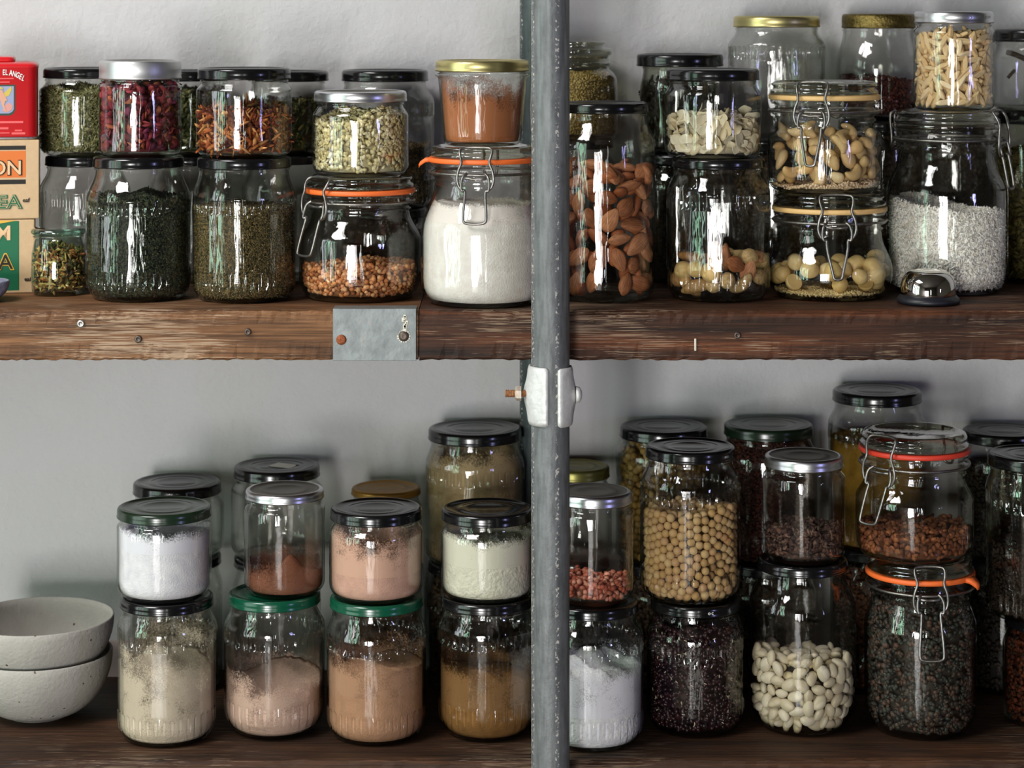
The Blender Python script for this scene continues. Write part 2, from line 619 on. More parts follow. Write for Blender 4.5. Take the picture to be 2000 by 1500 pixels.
def nail(px, py, r, m, parent, sink=.0):
    p = PX(px, py, D1)
    V, Fc = lathe([(r, 0), (r, .0009), (r * .8, .0016), (r * .45, .0016), (r * .4, .0012), (0, .0012)], 16)
    R = Matrix.Rotation(PI / 2, 3, 'X')
    V = [R @ Vector(v) for v in V]
    o = link('nail', mesh('nail', V, Fc, m), parent, (p.x, D1 - .0002, p.z - parent.location.z))
    return o


nail(158, 632, .0034, simple('bright_nail_steel', (175, 170, 165), .4, .8), bl)
for a in ((270, 662, .0032), (484, 648, .0030)): nail(*a, NAILM, bl)
nail(1440, 655, .0030, NAILM, brd)
# short pale paint drip on the right board
p = PX(1358, 673, D1)
V, Fc = box(-.0009, .0009, -.0006, .0006, -.0052, .0052, .0004)
o = link('paint_drip', mesh('paint_drip', V, Fc, simple('pale_paint', (214, 206, 190), .6)), brd, (p.x, D1 - .0006, p.z - SZ1))

# galvanised plate folded over the joint
pa, pb = PX(650, 614, D1 - .002), PX(813, 705, D1 - .002)
plate = empty('joining_plate', ((pa.x + pb.x) / 2, D1, SZ1), 'grey galvanised metal plate screwed over the joint of the upper shelf boards', 'bracket')
hw = (pb.x - pa.x) / 2
V1 = box(-hw, hw, -.0018, -.0006, pb.z - SZ1, .0012, .0004)
V2 = box(-hw, hw, -.0018, .020, .0006, .0016, .0003)
V, Fc = joinm([V1, V2])
link('sheet', mesh('sheet', V, Fc, PLATE, smooth=False), plate)
for px, py, mm in ((667, 663, RUSTN), (789, 656, NAILM)):
    q = PX(px, py, D1)
    V, Fc = lathe([(.0044, 0), (.0044, .0006), (.0034, .0016), (.0012, .0020), (0, .0012)], 20)
    R = Matrix.Rotation(PI / 2, 3, 'X')
    link('screw', mesh('screw', [R @ Vector(v) for v in V], Fc, mm), plate, (q.x - plate.location.x, -.0017, q.z - SZ1))
rr = random.Random(3)
parts = []
for i in range(14):
    t = i / 13
    q = PX(793 + rr.uniform(-4, 4) - 4 * t, 617 + 30 * t, D1)
    s = rr.uniform(.0006, .0016)
    parts.append(box(q.x - s, q.x + s, -.0024, -.0016, q.z - s * 1.2, q.z + s * 1.2, .0003))
for i in range(16):
    an = i / 16 * 2 * PI
    q = PX(789 + 11.5 * math.cos(an), 656 + 11.5 * math.sin(an), D1)
    s = rr.uniform(.0003, .0008)
    parts.append(box(q.x - s, q.x + s, -.0023, -.0016, q.z - s, q.z + s, .0002))
V, Fc = joinm(parts)
link('paint_flakes', mesh('paint_flakes', V, Fc, simple('cream_paint', (222, 214, 196), .6)), plate, (-plate.location.x, 0, -SZ1))

m_, nt_ = PLATE, PLATE.node_tree
b_ = nt_.nodes['Principled BSDF']
tc_ = N(nt_, 'ShaderNodeTexCoord')
nz_ = N(nt_, 'ShaderNodeTexNoise', i_Scale=38.0, i_Detail=6.0, i_Roughness=.75)
nt_.links.new(tc_.outputs['Object'], nz_.inputs['Vector'])
mr_ = N(nt_, 'ShaderNodeMapRange')
mr_.inputs[1].default_value = .60
mr_.inputs[2].default_value = .68
mr_.inputs[4].default_value = .6
nt_.links.new(nz_.outputs['Fac'], mr_.inputs[0])
mx_ = N(nt_, 'ShaderNodeMix', data_type='RGBA')
mx_.inputs[7].default_value = c3((150, 116, 96))
src_ = b_.inputs['Base Color'].links[0].from_socket
nt_.links.new(mr_.outputs[0], mx_.inputs[0])
nt_.links.new(src_, mx_.inputs[6])
nt_.links.new(mx_.outputs[2], b_.inputs['Base Color'])

# ------------------------------------------------------------------ pipes and clamp
DP = 1.902
rp_ = 37.5 * DP / F


def pipe(name, px, d, r, m, label, z0=0.0, z1=ZC):
    V, Fc = [], []
    n = 60
    prof = [(r, z0 + (z1 - z0) * i / n) for i in range(n + 1)]

    def md(a, z):                      # two faint raised weld seams
        v = 1 + .0025 * math.sin(z * 37 + a)
        for ac in (math.radians(-154), math.radians(-72)):
            da = (a - ac + PI) % (2 * PI) - PI
            v += .008 * math.exp(-(da / .07) ** 2)
        return v
    V, Fc = lathe(prof, 72, md)
    Fc = [f[::-1] if False else f for f in Fc]
    return tag(link(name, mesh(name, V, Fc, m), None, ((px - 1000) * d / F, d, 0)), label, 'pipe')


pipe('steel_pipe', 1075, DP, rp_, PIPE, 'grey galvanised steel pipe post standing in front of both shelves')
pipe('steel_pipe', 1049, 2.155, .0165, PIPE_B, 'darker steel pipe post close to the wall behind the front post')

cl = empty('pipe_clamp', PX(1075, 770, DP), 'whitish metal pipe clamp with rusty bolt on the front post below the upper shelf', 'clamp')
s = DP / F


def clamp_half(side):
    """curved saddle hugging the pipe, with an ear bulging to the side"""
    V, Fc = [], []
    if side < 0: z0, z1, a0, a1 = -57, 57, math.radians(-96), math.radians(-205)
    else: z0, z1, a0, a1 = -59, 55, math.radians(-70), math.radians(30)
    n, m_ = 14, 14
    for lay in (0, 1):
        for i in range(n + 1):
            t = i / n
            z = z0 + (z1 - z0) * t
            for j in range(m_ + 1):
                u = j / m_
                a = a0 + (a1 - a0) * u
                edge = min(t, 1 - t) * n
                corner = 1 if 0 < i < n else .985
                zz = z * (1 if 0 < j else .93)
                bulge = 12 * math.exp(-((t - .5) / .26) ** 2) * max(0, u - .25) / .75
                r = 38.5 if lay == 0 else 38.5 + 5.5 + bulge
                if lay and (i in (0, n) or j in (0, m_)): r -= 2.0
                V.append((r * s * math.cos(a), r * s * math.sin(a), zz * s))
    w = m_ + 1
    o = (n + 1) * w
    for i in range(n):
        for j in range(m_):
            a = i * w + j
            Fc.append((a, a + 1, a + w + 1, a + w))
            Fc.append((o + a, o + a + w, o + a + w + 1, o + a + 1))
    for i in range(n):
        a = i * w
        Fc.append((a, a + w, o + a + w, o + a))
        a = i * w + m_
        Fc.append((a, o + a, o + a + w, a + w))
    for j in range(m_):
        Fc.append((j, o + j, o + j + 1, j + 1))
        a = n * w + j
        Fc.append((a, a + 1, o + a + 1, o + a))
    import bmesh
    me = mesh('saddle', V, Fc, CLAMPM)
    bm = bmesh.new()
    bm.from_mesh(me)
    bmesh.ops.recalc_face_normals(bm, faces=bm.faces)
    bm.to_mesh(me)
    bm.free()
    return link('saddle', me, cl)


clamp_half(-1)
clamp_half(1)
RY = Matrix.Rotation(PI / 2, 3, 'Y')
prof = []
for i in range(6):
    z = -88 + i * 4.4
    prof += [(6.6, z), (7.8, z + 1.6), (6.6, z + 3.2)]
prof = [(0, -88.5)] + prof + [(6.6, -40)]
V, Fc = lathe([(r * s, z * s) for r, z in prof], 20)
link('bolt', mesh('bolt', [RY @ Vector(v) for v in V], Fc, RUST), cl, (0, -.004, 3 * s))
V, Fc = lathe([(0, -69 * s), (11.5 * s, -69 * s), (14.5 * s, -66 * s), (14.5 * s, -57 * s), (0, -57 * s)], 6)
link('nut', mesh('nut', [RY @ Vector(v) for v in V], Fc, NUTM, smooth=False), cl, (0, -.004, 3 * s))
V, Fc = lathe([(0, 62 * s), (8 * s, 61 * s), (15 * s, 57 * s), (17 * s, 50 * s), (0, 50 * s)], 20)
link('bolt_head', mesh('bolt_head', [RY @ Vector(v) for v in V], Fc, CLAMPM), cl, (0, -.002, 0))

# ------------------------------------------------------------------ jars
JARS = {}


def interp(prof, z):
    for (r0, z0), (r1, z1) in zip(prof, prof[1:]):
        if z0 <= z <= z1 and z1 > z0:
            return r0 + (r1 - r0) * (z - z0) / (z1 - z0)
    return prof[-1][0] if z > prof[-1][1] else prof[0][0]


def lid_prof(r, h):
    return [(r * .90, 1.2), (r - 1.6, 0), (r, 1.0), (r + .3, 2.5), (r - .7, 4.5), (r - .6, h * .45), (r - .8, h - 5), (r - 2.2, h - 2), (r - 5, h - .2), (r - 7.5, h),
            (r - 9.5, h - .8), (r - 11, h - 2.6), (r * .62, h - 2.8), (r * .60, h - 2.0), (r * .44, h - 2.0), (r * .42, h - 2.8), (0, h - 2.8)]


def std_profile(r, rn, H, lh, sh, heel, bk):
    zl = H - lh
    P = [(0, 6), (r * .5, 5), (r * bk * .9, 1.5), (r * bk, 0), (r * (bk + .4 * (1 - bk)), heel * .12), (r * (bk + .75 * (1 - bk)), heel * .42), (r * (bk + .95 * (1 - bk)), heel * .75), (r, heel)]
    z1, z2 = zl - sh, zl - 7
    nb = 6
    for i in range(1, nb): P.append((r, heel + (z1 - heel) * i / nb))
    P.append((r, z1))
    ns = 8
    for i in range(1, ns + 1):
        t = i / ns
        P.append((rn + (r - rn) * (1 - t * t * (3 - 2 * t)), z1 + (z2 - z1) * t))
    P += [(rn, zl - 6), (rn + 2, zl - 4.5), (rn + 2, zl - 2.5), (rn - .5, zl - 1), (rn - .5, H - 5)]
    return P


def glass_body(root, Pm, s, seg, md, m, zin=None):
    """outer wall, the thick darker foot, and the inner wall of the glass"""
    V, Fc = lathe(Pm, seg, md)
    zf = 7.0 * s
    fm = [1 if max(V[i][2] for i in f) <= zf + 1e-6 else 0 for f in Fc]
    top = Pm[-1][1]
    z0 = Pm[0][1] + 3 * s
    n = 22
    q = [(0, z0)] + [(max(.002, interp(Pm[3:], z0 + (top - z0) * (i / n)) - 4.2 * s), z0 + (top - z0) * (i / n)) for i in range(n + 1)]
    V2, F2 = lathe(q, 48)
    o = len(V)
    V += V2
    Fc += [tuple(i + o for i in f) for f in F2]
    fm += [2] * len(F2)
    link('glass_body', mesh('glass_body', V, Fc, [m, GLASS_F, GLASS_I], fm=fm), root)


def place(x, yb, on, shelf, d):
    if on is not None:
        J = JARS[on]
        d = d or J['d']
        z = J['z'] + J['H']
    else:
        z = SZ1 if shelf == 1 else SZ2
        d = d or (CZ - z) * F / (yb - Y0)
    return (x - 1000) * d / F, d, z


def add_lid(root, rl, lh, H, s, m, name='lid'):
    z = (H - lh) * s
    V, Fc = lathe([(r * s, z + q * s) for r, q in lid_prof(rl, lh)], 72)
    rt = (rl - 9) * s
    fm = [1 if max(math.hypot(V[i][0], V[i][1]) for i in f) < rt and min(V[i][2] for i in f) > z + lh * .5 * s else 0 for f in Fc]
    mats = [LIDMAT[m], GREYTOP if m in ('silver', 'satin') else LIDMAT[m]]
    return link(name, mesh(name, V, Fc, mats, fm=fm), root)


def jar(key, x, yt, yb=None, on=None, shelf=1, r=90, rl=None, rn=None, lh=20, sh=24, heel=16, bk=.8, lid='black', label='', d=None, ribs=None, group=None, gm=None, kind='jar', name='glass_jar', lidname='lid'):
    X, d, z = place(x, yb, on, shelf, d)
    s = d / F
    ytop = CZ - (yt - Y0) * s
    H = (ytop - z) / s
    rl = rl or r * .9
    rn = rn or rl - 5
    P = std_profile(r, rn, H, lh, sh, heel, bk)
    if ribs:                       # bands of short ribs below the shoulder and above the foot, flat facets between
        zl = H - lh
        z1 = zl - sh
        bands = ((heel * .7, heel + 22), (z1 - 26, z1 - 2))
        extra = [heel + 1, heel + 21.2, heel + 24, z1 - 29, z1 - 25.2, z1 - 14, z1 - 2.8, z1 - 1.2]
        P = P[:8] + sorted([p for p in P[8:] if p[1] < z1 + .01] + [(r, e) for e in extra if heel < e < z1], key=lambda p: p[1]) + [p for p in P[8:] if p[1] >= z1 + .01]
        P[0:8] = P[0:8]

        def md(a, zz, B=bands, s=s):
            q = zz / s
            for b0, b1 in B:
                if b0 < q < b1:
                    return 1 - .062 * (.5 - .5 * math.cos(a * ribs))
            if B[0][1] <= q <= B[1][0]:
                w = 2 * PI / (ribs // 2)
                return math.cos(w / 2) / math.cos((a % w) - w / 2)
            return 1
    else:
        md = None
    root = empty(name, (X, d, z), label, 'jar', group)
    Pm = [(a * s, b * s) for a, b in P]
    glass_body(root, Pm, s, ribs * 6 if ribs else 72, md, gm or GLASS)
    if lid: add_lid(root, rl, lh, H, s, lid, lidname)
    JARS[key] = dict(root=root, x=X, d=d, z=z, H=H * s, s=s, prof=Pm, r=r * s, base=9 * s, top=(H - lh) * s)
    return JARS[key]


def clamp_jar(key, x, yt, yb=None, on=None, shelf=1, r=115, rl=102, sh=55, seal=ORANGE, label='', d=None, phi=0, drop=62, vw=24, tabs=None, group=None, tilt=0.0, hl=27, heel=36, bw=34, nk=44):
    X, d, z = place(x, yb, on, shelf, d)
    s = d / F
    H = (CZ - (yt - Y0) * s - z) / s
    root = empty('clamp_jar', (X, d, z), label, 'jar', group)
    v = lambda q: H - q
    vs = hl + 9 + nk
    P = [(0, 7), (r * .5, 6), (r * .74, 2), (r * .78, 0), (r * .86, 3), (r * .925, heel * .33), (r * .975, heel * .66), (r, heel)]
    for i in range(1, 5): P.append((r, heel + (v(vs + sh) - heel) * i / 4))
    rk = rl - 3
    for i in range(1, 11):
        t = i / 10
        P.append((rk + (r - rk) * (1 - t * t * (3 - 2 * t)), v(vs + sh) + sh * t))
    k = nk / 44
    for q, rr_ in ((38, rl - 5), (34, rl), (30, rl - 5), (26, rl - 4), (23, rl + 5), (20, rl + 6), (17, rl + 4), (14, rl - 5), (10, rl - 5), (7, rl + 3), (2, rl + 5), (0, rl + 2)):
        P.append((rr_, v(hl + 9 + q * k)))
    P.append((rl - 8, v(hl + 8)))
    Pm = [(a * s, b * s) for a, b in P]
    glass_body(root, Pm, s, 96, None, GLASS)
    LP = [(0, 0), (rl * .8, 0), (rl * .84, 1), (rl + 3, 1), (rl + 5, 4), (rl + 4, 8), (rl - 1, 11), (rl - 2, 15), (rl + 2, 18), (rl + 2, 21), (rl - 2, hl - 2), (rl - 8, hl), (rl * .85, hl - 1), (rl * .8, hl - 5), (0, hl - 6)]
    V, Fc = lathe([(a * s, (H - hl + b) * s) for a, b in LP], 96)
    link('glass_lid', mesh('glass_lid', V, Fc, GLASS_D), root)
    # rubber ring, with a pull tab
    sr = [(rl - 6, -9.5), (rl + 6, -9.5), (rl + 8, -8), (rl + 8, -1.5), (rl + 6, 0), (rl - 6, 0)]

    def md(a, zz):
        return 1
    V, Fc = lathe([(a * s, (H - hl + b) * s) for a, b in sr], 96, None, True)
    parts = [(V, Fc)]
    if tabs is not None:
        a = math.radians(tabs)
        tp = []
        for (q, dz, hw2) in ((rl + 2, 0, 16), (rl + 14, -1, 13), (rl + 24, -8, 8), (rl + 27, -13, 5)):
            for sd in (-1, 1):
                for th in (-4, 4):
                    ca, sa = math.cos(a), math.sin(a)
                    tp.append(((q * ca - sd * hw2 * sa) * s, (q * sa + sd * hw2 * ca) * s, (H - hl - 5 + dz + th) * s))
        fc = []
        for i in range(3):
            o = i * 4
            fc += [(o, o + 1, o + 5, o + 4), (o + 2, o + 6, o + 7, o + 3), (o + 1, o + 3, o + 7, o + 5), (o, o + 4, o + 6, o + 2)]
        fc += [(0, 2, 3, 1), (12, 13, 15, 14)]
        parts.append((tp, fc))
    V, Fc = joinm(parts)
    link('rubber_seal', mesh('rubber_seal', V, Fc, seal), root)
    # wires, laid out in a tangent frame: u sideways, q down from the top, w outward from the axis
    ca, sa = math.cos(math.radians(-90 + phi)), math.sin(math.radians(-90 + phi))

    def P3(u, q, w):
        rr0 = math.sqrt(max(w * w - u * u, 1)) if True else w
        return Vector(((w * ca - u * sa) * s, (w * sa + u * ca) * s, (H - q) * s))
    wr = 2.7 * s
    yq = hl + 9 + 23 * k
    ring = [((rl + 6) * s * math.cos(a_ * PI / 36), (rl + 6) * s * math.sin(a_ * PI / 36), (H - yq + 5) * s) for a_ in range(72)]
    V, Fc = tube(ring, wr, 8, True)
    link('neck_wire', mesh('neck_wire', V, Fc, WIRE), root)
    w0 = rl + 9
    e = yq
    bail = [P3(-bw * .62, e + 24, w0 + 5), P3(-bw * .92, e + 21, w0 + 6), P3(-bw * 1.12, e + 6, w0 + 6), P3(-bw * 1.05, e - 14, w0 + 7), P3(-bw * .80, e - 30, w0 + 6), P3(-bw * .95, hl * .6, w0 + 2),
            P3(-bw * .98, 3, w0 - 6), P3(-bw * .7, -1, w0 - 12), P3(bw * .7, -1, w0 - 12), P3(bw * .98, 3, w0 - 6), P3(bw * .95, hl * .6, w0 + 2), P3(bw * .80, e - 30, w0 + 6),
            P3(bw * 1.05, e - 14, w0 + 7), P3(bw * 1.12, e + 6, w0 + 6), P3(bw * .92, e + 21, w0 + 6), P3(bw * .62, e + 24, w0 + 5)]
    V, Fc = tube(smooth_path(bail), wr, 8)
    link('wire_bail', mesh('wire_bail', V, Fc, WIRE), root)
    h = e + 24 + drop

    def tl(u, q, w):
        f_ = max(0, q - e - 20)
        return P3(u + f_ * tilt, q, w + f_ * .10 + 1)
    lever = [tl(bw * .55, e - 8, w0 - 4), tl(bw * .78, e - 2, w0 + 3), tl(bw * .86, e + 12, w0 + 6), tl(bw * .80, e + 26, w0 + 9), tl(bw * .60, e + 22, w0 + 6), tl(bw * .62, e + 40, w0 + 8),
             tl(vw, h - 10, w0 + 10), tl(vw * .85, h, w0 + 10), tl(-vw * .85, h, w0 + 10), tl(-vw, h - 10, w0 + 10), tl(-bw * .62, e + 40, w0 + 8), tl(-bw * .60, e + 22, w0 + 6),
             tl(-bw * .80, e + 26, w0 + 9), tl(-bw * .86, e + 12, w0 + 6), tl(-bw * .78, e - 2, w0 + 3), tl(-bw * .55, e - 8, w0 - 4)]
    V, Fc = tube(smooth_path(lever), wr, 8)
    V2, F2 = tube([P3(-bw * .62, e, w0 + 3), P3(-bw * .2, e + 2, w0), P3(bw * .2, e + 2, w0), P3(bw * .62, e, w0 + 3)], wr, 8)
    V, Fc = joinm([(V, Fc), (V2, F2)])
    link('lever', mesh('lever', V, Fc, WIRE), root)
    # small hinge loop on the far side
    hp = [P3(-14, e, -w0), P3(-14, hl * .4, -w0 - 6), P3(-10, hl * .2, -w0 + 2), P3(10, hl * .2, -w0 + 2), P3(14, hl * .4, -w0 - 6), P3(14, e, -w0), P3(8, e + 14, -w0 - 6), P3(-8, e + 14, -w0 - 6)]
    V, Fc = tube(smooth_path(hp, 2, True), wr, 8, True)
    link('hinge', mesh('hinge', V, Fc, WIRE), root)
    JARS[key] = dict(root=root, x=X, d=d, z=z, H=H * s, s=s, prof=Pm, r=r * s, base=10 * s, top=(H - hl - 9) * s)
    return JARS[key]


# ------------------------------------------------------------------ contents
def level(J, yl):
    """height above the jar's base of a filling seen at pixel row yl on the front of the glass"""
    z = CZ - (yl - Y0) * (J['d'] - J['r']) / F
    return max(J['base'] + 2 * J['s'], min(z - J['z'], J['top']))


def lump(x, y, seed, amp, sc):
    return amp * (math.sin(x * sc * 1.0 + seed) * math.cos(y * sc * 1.3 + seed * 2) + .55 * math.sin(x * sc * 2.3 + y * sc * 1.7 + seed * 3) + .3 * math.sin(x * sc * 5.1 + seed) * math.sin(y * sc * 4.7))


def rin(J, z, gap=5.0):
    return max(.001, interp(J['prof'][3:], z) - gap * J['s'])


def content_obj(J, name, me, label, cat, kind='stuff', group=None):
    o = link(name, me, None, (J['x'], J['d'], J['z']))
    return tag(o, label, cat, group, kind)


def powder(key, name, label, col, yl, amp=.0015, tilt=0, tilty=0, sc=90, cat='powder', seed=1, res=None, var=.10, dens=.5, rough_edge=.0008, bscale=700, hollow=0, rescol=None, bump=.0006, vs=120):
    J = JARS[key]
    zl = level(J, yl)
    m = simple(name + '_matter', col, .9, var=var, scale=vs, bump=bump, bscale=bscale, spec=.15)
    seg, b = 96, J['base']
    V, Fc = [], []
    rr = random.Random(seed)
    edge = [rr.uniform(-1, 1) * rough_edge for _ in range(seg)]

    def top(x, y, k):
        q = zl + tilt * x / J['r'] + tilty * y / J['r'] + lump(x, y, seed, amp, sc)
        if hollow:
            e = ((x - hollow[0]) ** 2 + (y - hollow[1]) ** 2) / hollow[2] ** 2
            q -= hollow[3] * math.exp(-e)
        return max(b + .0015, q + edge[k])
    rows = []
    nz = 12
    V.append((0, 0, b))
    rb = rin(J, b)
    for f in (.5, .96):
        rows.append([])
        for k in range(seg):
            a = 2 * PI * k / seg
            rows[-1].append(len(V))
            V.append((rb * f * math.cos(a), rb * f * math.sin(a), b))
    for i in range(nz + 1):
        rows.append([])
        for k in range(seg):
            a = 2 * PI * k / seg
            R_ = rin(J, zl)
            zt = top(R_ * math.cos(a), R_ * math.sin(a), k)
            z = b + .0006 + (zt - b) * i / nz
            R = rin(J, z)
            rows[-1].append(len(V))
            V.append((R * math.cos(a), R * math.sin(a), z))
    nr = 14
    for i in range(1, nr):
        rows.append([])
        f = 1 - i / nr
        for k in range(seg):
            a = 2 * PI * k / seg
            R = rin(J, zl) * f
            x, y = R * math.cos(a), R * math.sin(a)
            rows[-1].append(len(V))
            V.append((x, y, top(x, y, k) - (edge[k] * (1 - f))))
    ctr = len(V)
    V.append((0, 0, top(0, 0, 0) - edge[0]))
    for k in range(seg): Fc.append((0, rows[0][(k + 1) % seg], rows[0][k]))
    for A, B in zip(rows, rows[1:]):
        for k in range(seg): Fc.append((A[k], A[(k + 1) % seg], B[(k + 1) % seg], B[k]))
    for k in range(seg): Fc.append((rows[-1][k], rows[-1][(k + 1) % seg], ctr))
    mats = [m]
    fm = [0] * len(Fc)
    if res:                              # film of powder left on the inside of the glass
        zr = level(J, res)
        mats.append(residue_mat(name + '_film', rescol or col, zl, zr, dens))
        base = len(V)
        n = 12
        for i in range(n + 1):
            zs_ = max(b + .001, zl - abs(tilt) - abs(tilty) - 3 * amp - .005)
            z = zs_ + (zr - zs_) * i / n
            R = rin(J, z, 4.6)
            for k in range(seg):
                a = 2 * PI * k / seg
                V.append((R * math.cos(a), R * math.sin(a), z))
        for i in range(n):
            for k in range(seg):
                q = base + i * seg
                Fc.append((q + k, q + (k + 1) % seg, q + seg + (k + 1) % seg, q + seg + k))
                fm.append(1)
    return content_obj(J, name, mesh(name, V, Fc, mats, fm=fm), label, cat)


def ico(sub):
    import bmesh
    bm = bmesh.new()
    bmesh.ops.create_icosphere(bm, subdivisions=sub, radius=1)
    V = np.array([v.co[:] for v in bm.verts])
    bm.verts.index_update()
    Fc = np.array([[v.index for v in f.verts] for f in bm.faces])
    bm.free()
    return V, Fc


ICO1, ICO2, ICO3 = ico(1), ico(2), ico(3)


def merged(name, tmpl, pos, frames, scale, cols, mat, core=None):
    """many small pieces in one mesh; pos (n,3), frames (n,3,3), scale (n,3), cols (n,3)"""
    tv, tf = tmpl
    n, k = len(pos), len(tv)
    loc = tv[None, :, :] * scale[:, None, :]
    V = np.einsum('nkj,nji->nki', loc, frames) + pos[:, None, :]
    V = V.reshape(-1, 3)
    Fc = (tf[None, :, :] + (np.arange(n) * k)[:, None, None]).reshape(-1, 3)
    col = np.repeat(cols, k, axis=0)
    if core is not None:
        cv, cf, cc = core
        o = len(V)
        tri = []
        for f in cf:
            for i in range(1, len(f) - 1): tri.append((f[0] + o, f[i] + o, f[i + 1] + o))
        V = np.vstack([V, np.array(cv, float)])
        Fc = np.vstack([Fc, np.array(tri)])
        col = np.vstack([col, np.tile(np.array(cc), (len(cv), 1))])
    me = bpy.data.meshes.new(name)
    me.vertices.add(len(V))
    me.vertices.foreach_set('co', V.astype(np.float32).ravel())
    me.loops.add(len(Fc) * 3)
    me.loops.foreach_set('vertex_index', Fc.astype(np.int32).ravel())
    me.polygons.add(len(Fc))
    me.polygons.foreach_set('loop_start', np.arange(0, len(Fc) * 3, 3, dtype=np.int32))
    me.polygons.foreach_set('use_smooth', np.ones(len(Fc), dtype=bool))
    me.update(calc_edges=True)
    at = me.color_attributes.new('Col', 'FLOAT_COLOR', 'POINT')
    at.data.foreach_set('color', np.hstack([col, np.ones((len(col), 1))]).astype(np.float32).ravel())
    me.materials.append(mat)
    return me


def frames_on(pos, nrm, rg, wob=.5):
    """rows: long axis, cross axis, normal; long axis random in the tangent plane"""
    n = len(pos)
    nn = nrm + rg.normal(0, wob, (n, 3))
    nn /= np.linalg.norm(nn, axis=1)[:, None]
    t = rg.normal(0, 1, (n, 3))
    t -= nn * (t * nn).sum(1)[:, None]
    t /= np.linalg.norm(t, axis=1)[:, None]
    return np.stack([t, np.cross(nn, t), nn], axis=1)


def relax2(p, dist, lo, hi, it=60, drift=None, circ=None):
    p = p.copy()
    for _ in range(it):
        dx = p[:, None, :] - p[None, :, :]
        dd = np.sqrt((dx ** 2).sum(2)) + 1e-9
        np.fill_diagonal(dd, 9)
        w = np.clip((dist - dd) / dist, 0, 1)
        p += (dx / dd[:, :, None] * w[:, :, None]).sum(1) * dist * .35
        if drift is not None: p += drift
        if circ is not None:
            r = np.linalg.norm(p, axis=1) + 1e-9
            f = np.minimum(1, circ / r)
            p *= f[:, None]
        else:
            p = np.clip(p, lo, hi)
    return p


def spots(J, zl, a, inset, rg, dens=.95, amp=.002, tilt=0, span=115, toponly=False, relax=True, sc=80, seed=1, topfill=1.0, backto=None):
    """positions and normals of pieces lying against the glass and on top of the heap"""
    b = J['base'] + a * .8
    R0 = np.mean([rin(J, z) for z in np.linspace(b, max(zl, b + 1e-4), 6)]) - inset
    sp = math.radians(span)
    out_p, out_n = [], []

    def lv(x, y): return zl + tilt * x / J['r'] + np.vectorize(lambda u, v: lump(u, v, seed, amp, sc))(x, y)
    if zl - b > a * .5 and not toponly:
        width, height = 2 * sp * R0, zl + amp * 1.5 - b
        n = int(width * height / (a * a * 4 * .866) * dens)
        p = np.column_stack([rg.uniform(0, width, n), rg.uniform(0, height, n)])
        if relax: p = relax2(p, 2 * a, np.array([0, 0]), np.array([width, height]))
        th = -PI / 2 - sp + p[:, 0] / R0
        z = b + p[:, 1]
        R = np.array([rin(J, q) for q in z]) - inset
        x, y = R * np.cos(th), R * np.sin(th)
        ok = z < lv(x, y) + a * .3
        out_p.append(np.column_stack([x, y, z])[ok])
        out_n.append(np.column_stack([np.cos(th), np.sin(th), np.zeros(n)])[ok])
    Rt = rin(J, zl) - inset
    n = int(PI * Rt * Rt / (a * a * 4 * .866) * dens * topfill)
    if n > 0:
        an, rr_ = rg.uniform(0, 2 * PI, n), Rt * np.sqrt(rg.uniform(0, 1, n))
        p = np.column_stack([rr_ * np.cos(an), rr_ * np.sin(an)])
        if relax: p = relax2(p, 2 * a, None, None, circ=Rt)
        keep = np.linalg.norm(p, axis=1) < Rt * .97
        if backto is not None: keep &= p[:, 1] < backto * Rt
        p = p[keep]
        z = np.maximum(lv(p[:, 0], p[:, 1]), b)
        out_p.append(np.column_stack([p, z]))
        out_n.append(np.tile([0, 0, 1.], (len(p), 1)))
    return np.vstack(out_p), np.vstack(out_n)


def core_of(J, zl, inset, amp=.002, tilt=0, seed=1, sc=80):
    P = []
    b = J['base'] + .0005
    zt = max(zl - inset * .6, b + .001)
    P.append((0, b))
    for i in range(9):
        z = b + (zt - b) * i / 8
        P.append((max(.002, rin(J, z) - inset), z))
    R = P[-1][0]
    for f in (.75, .5, .25): P.append((R * f, zt))
    P.append((0, zt))
    V, Fc = lathe(P, 40)
    V = [(x, y, z + (lump(x, y, seed, amp, sc) + tilt * x / J['r']) * ((z - b) / max(1e-5, zt - b))) for x, y, z in V]
    return V, Fc


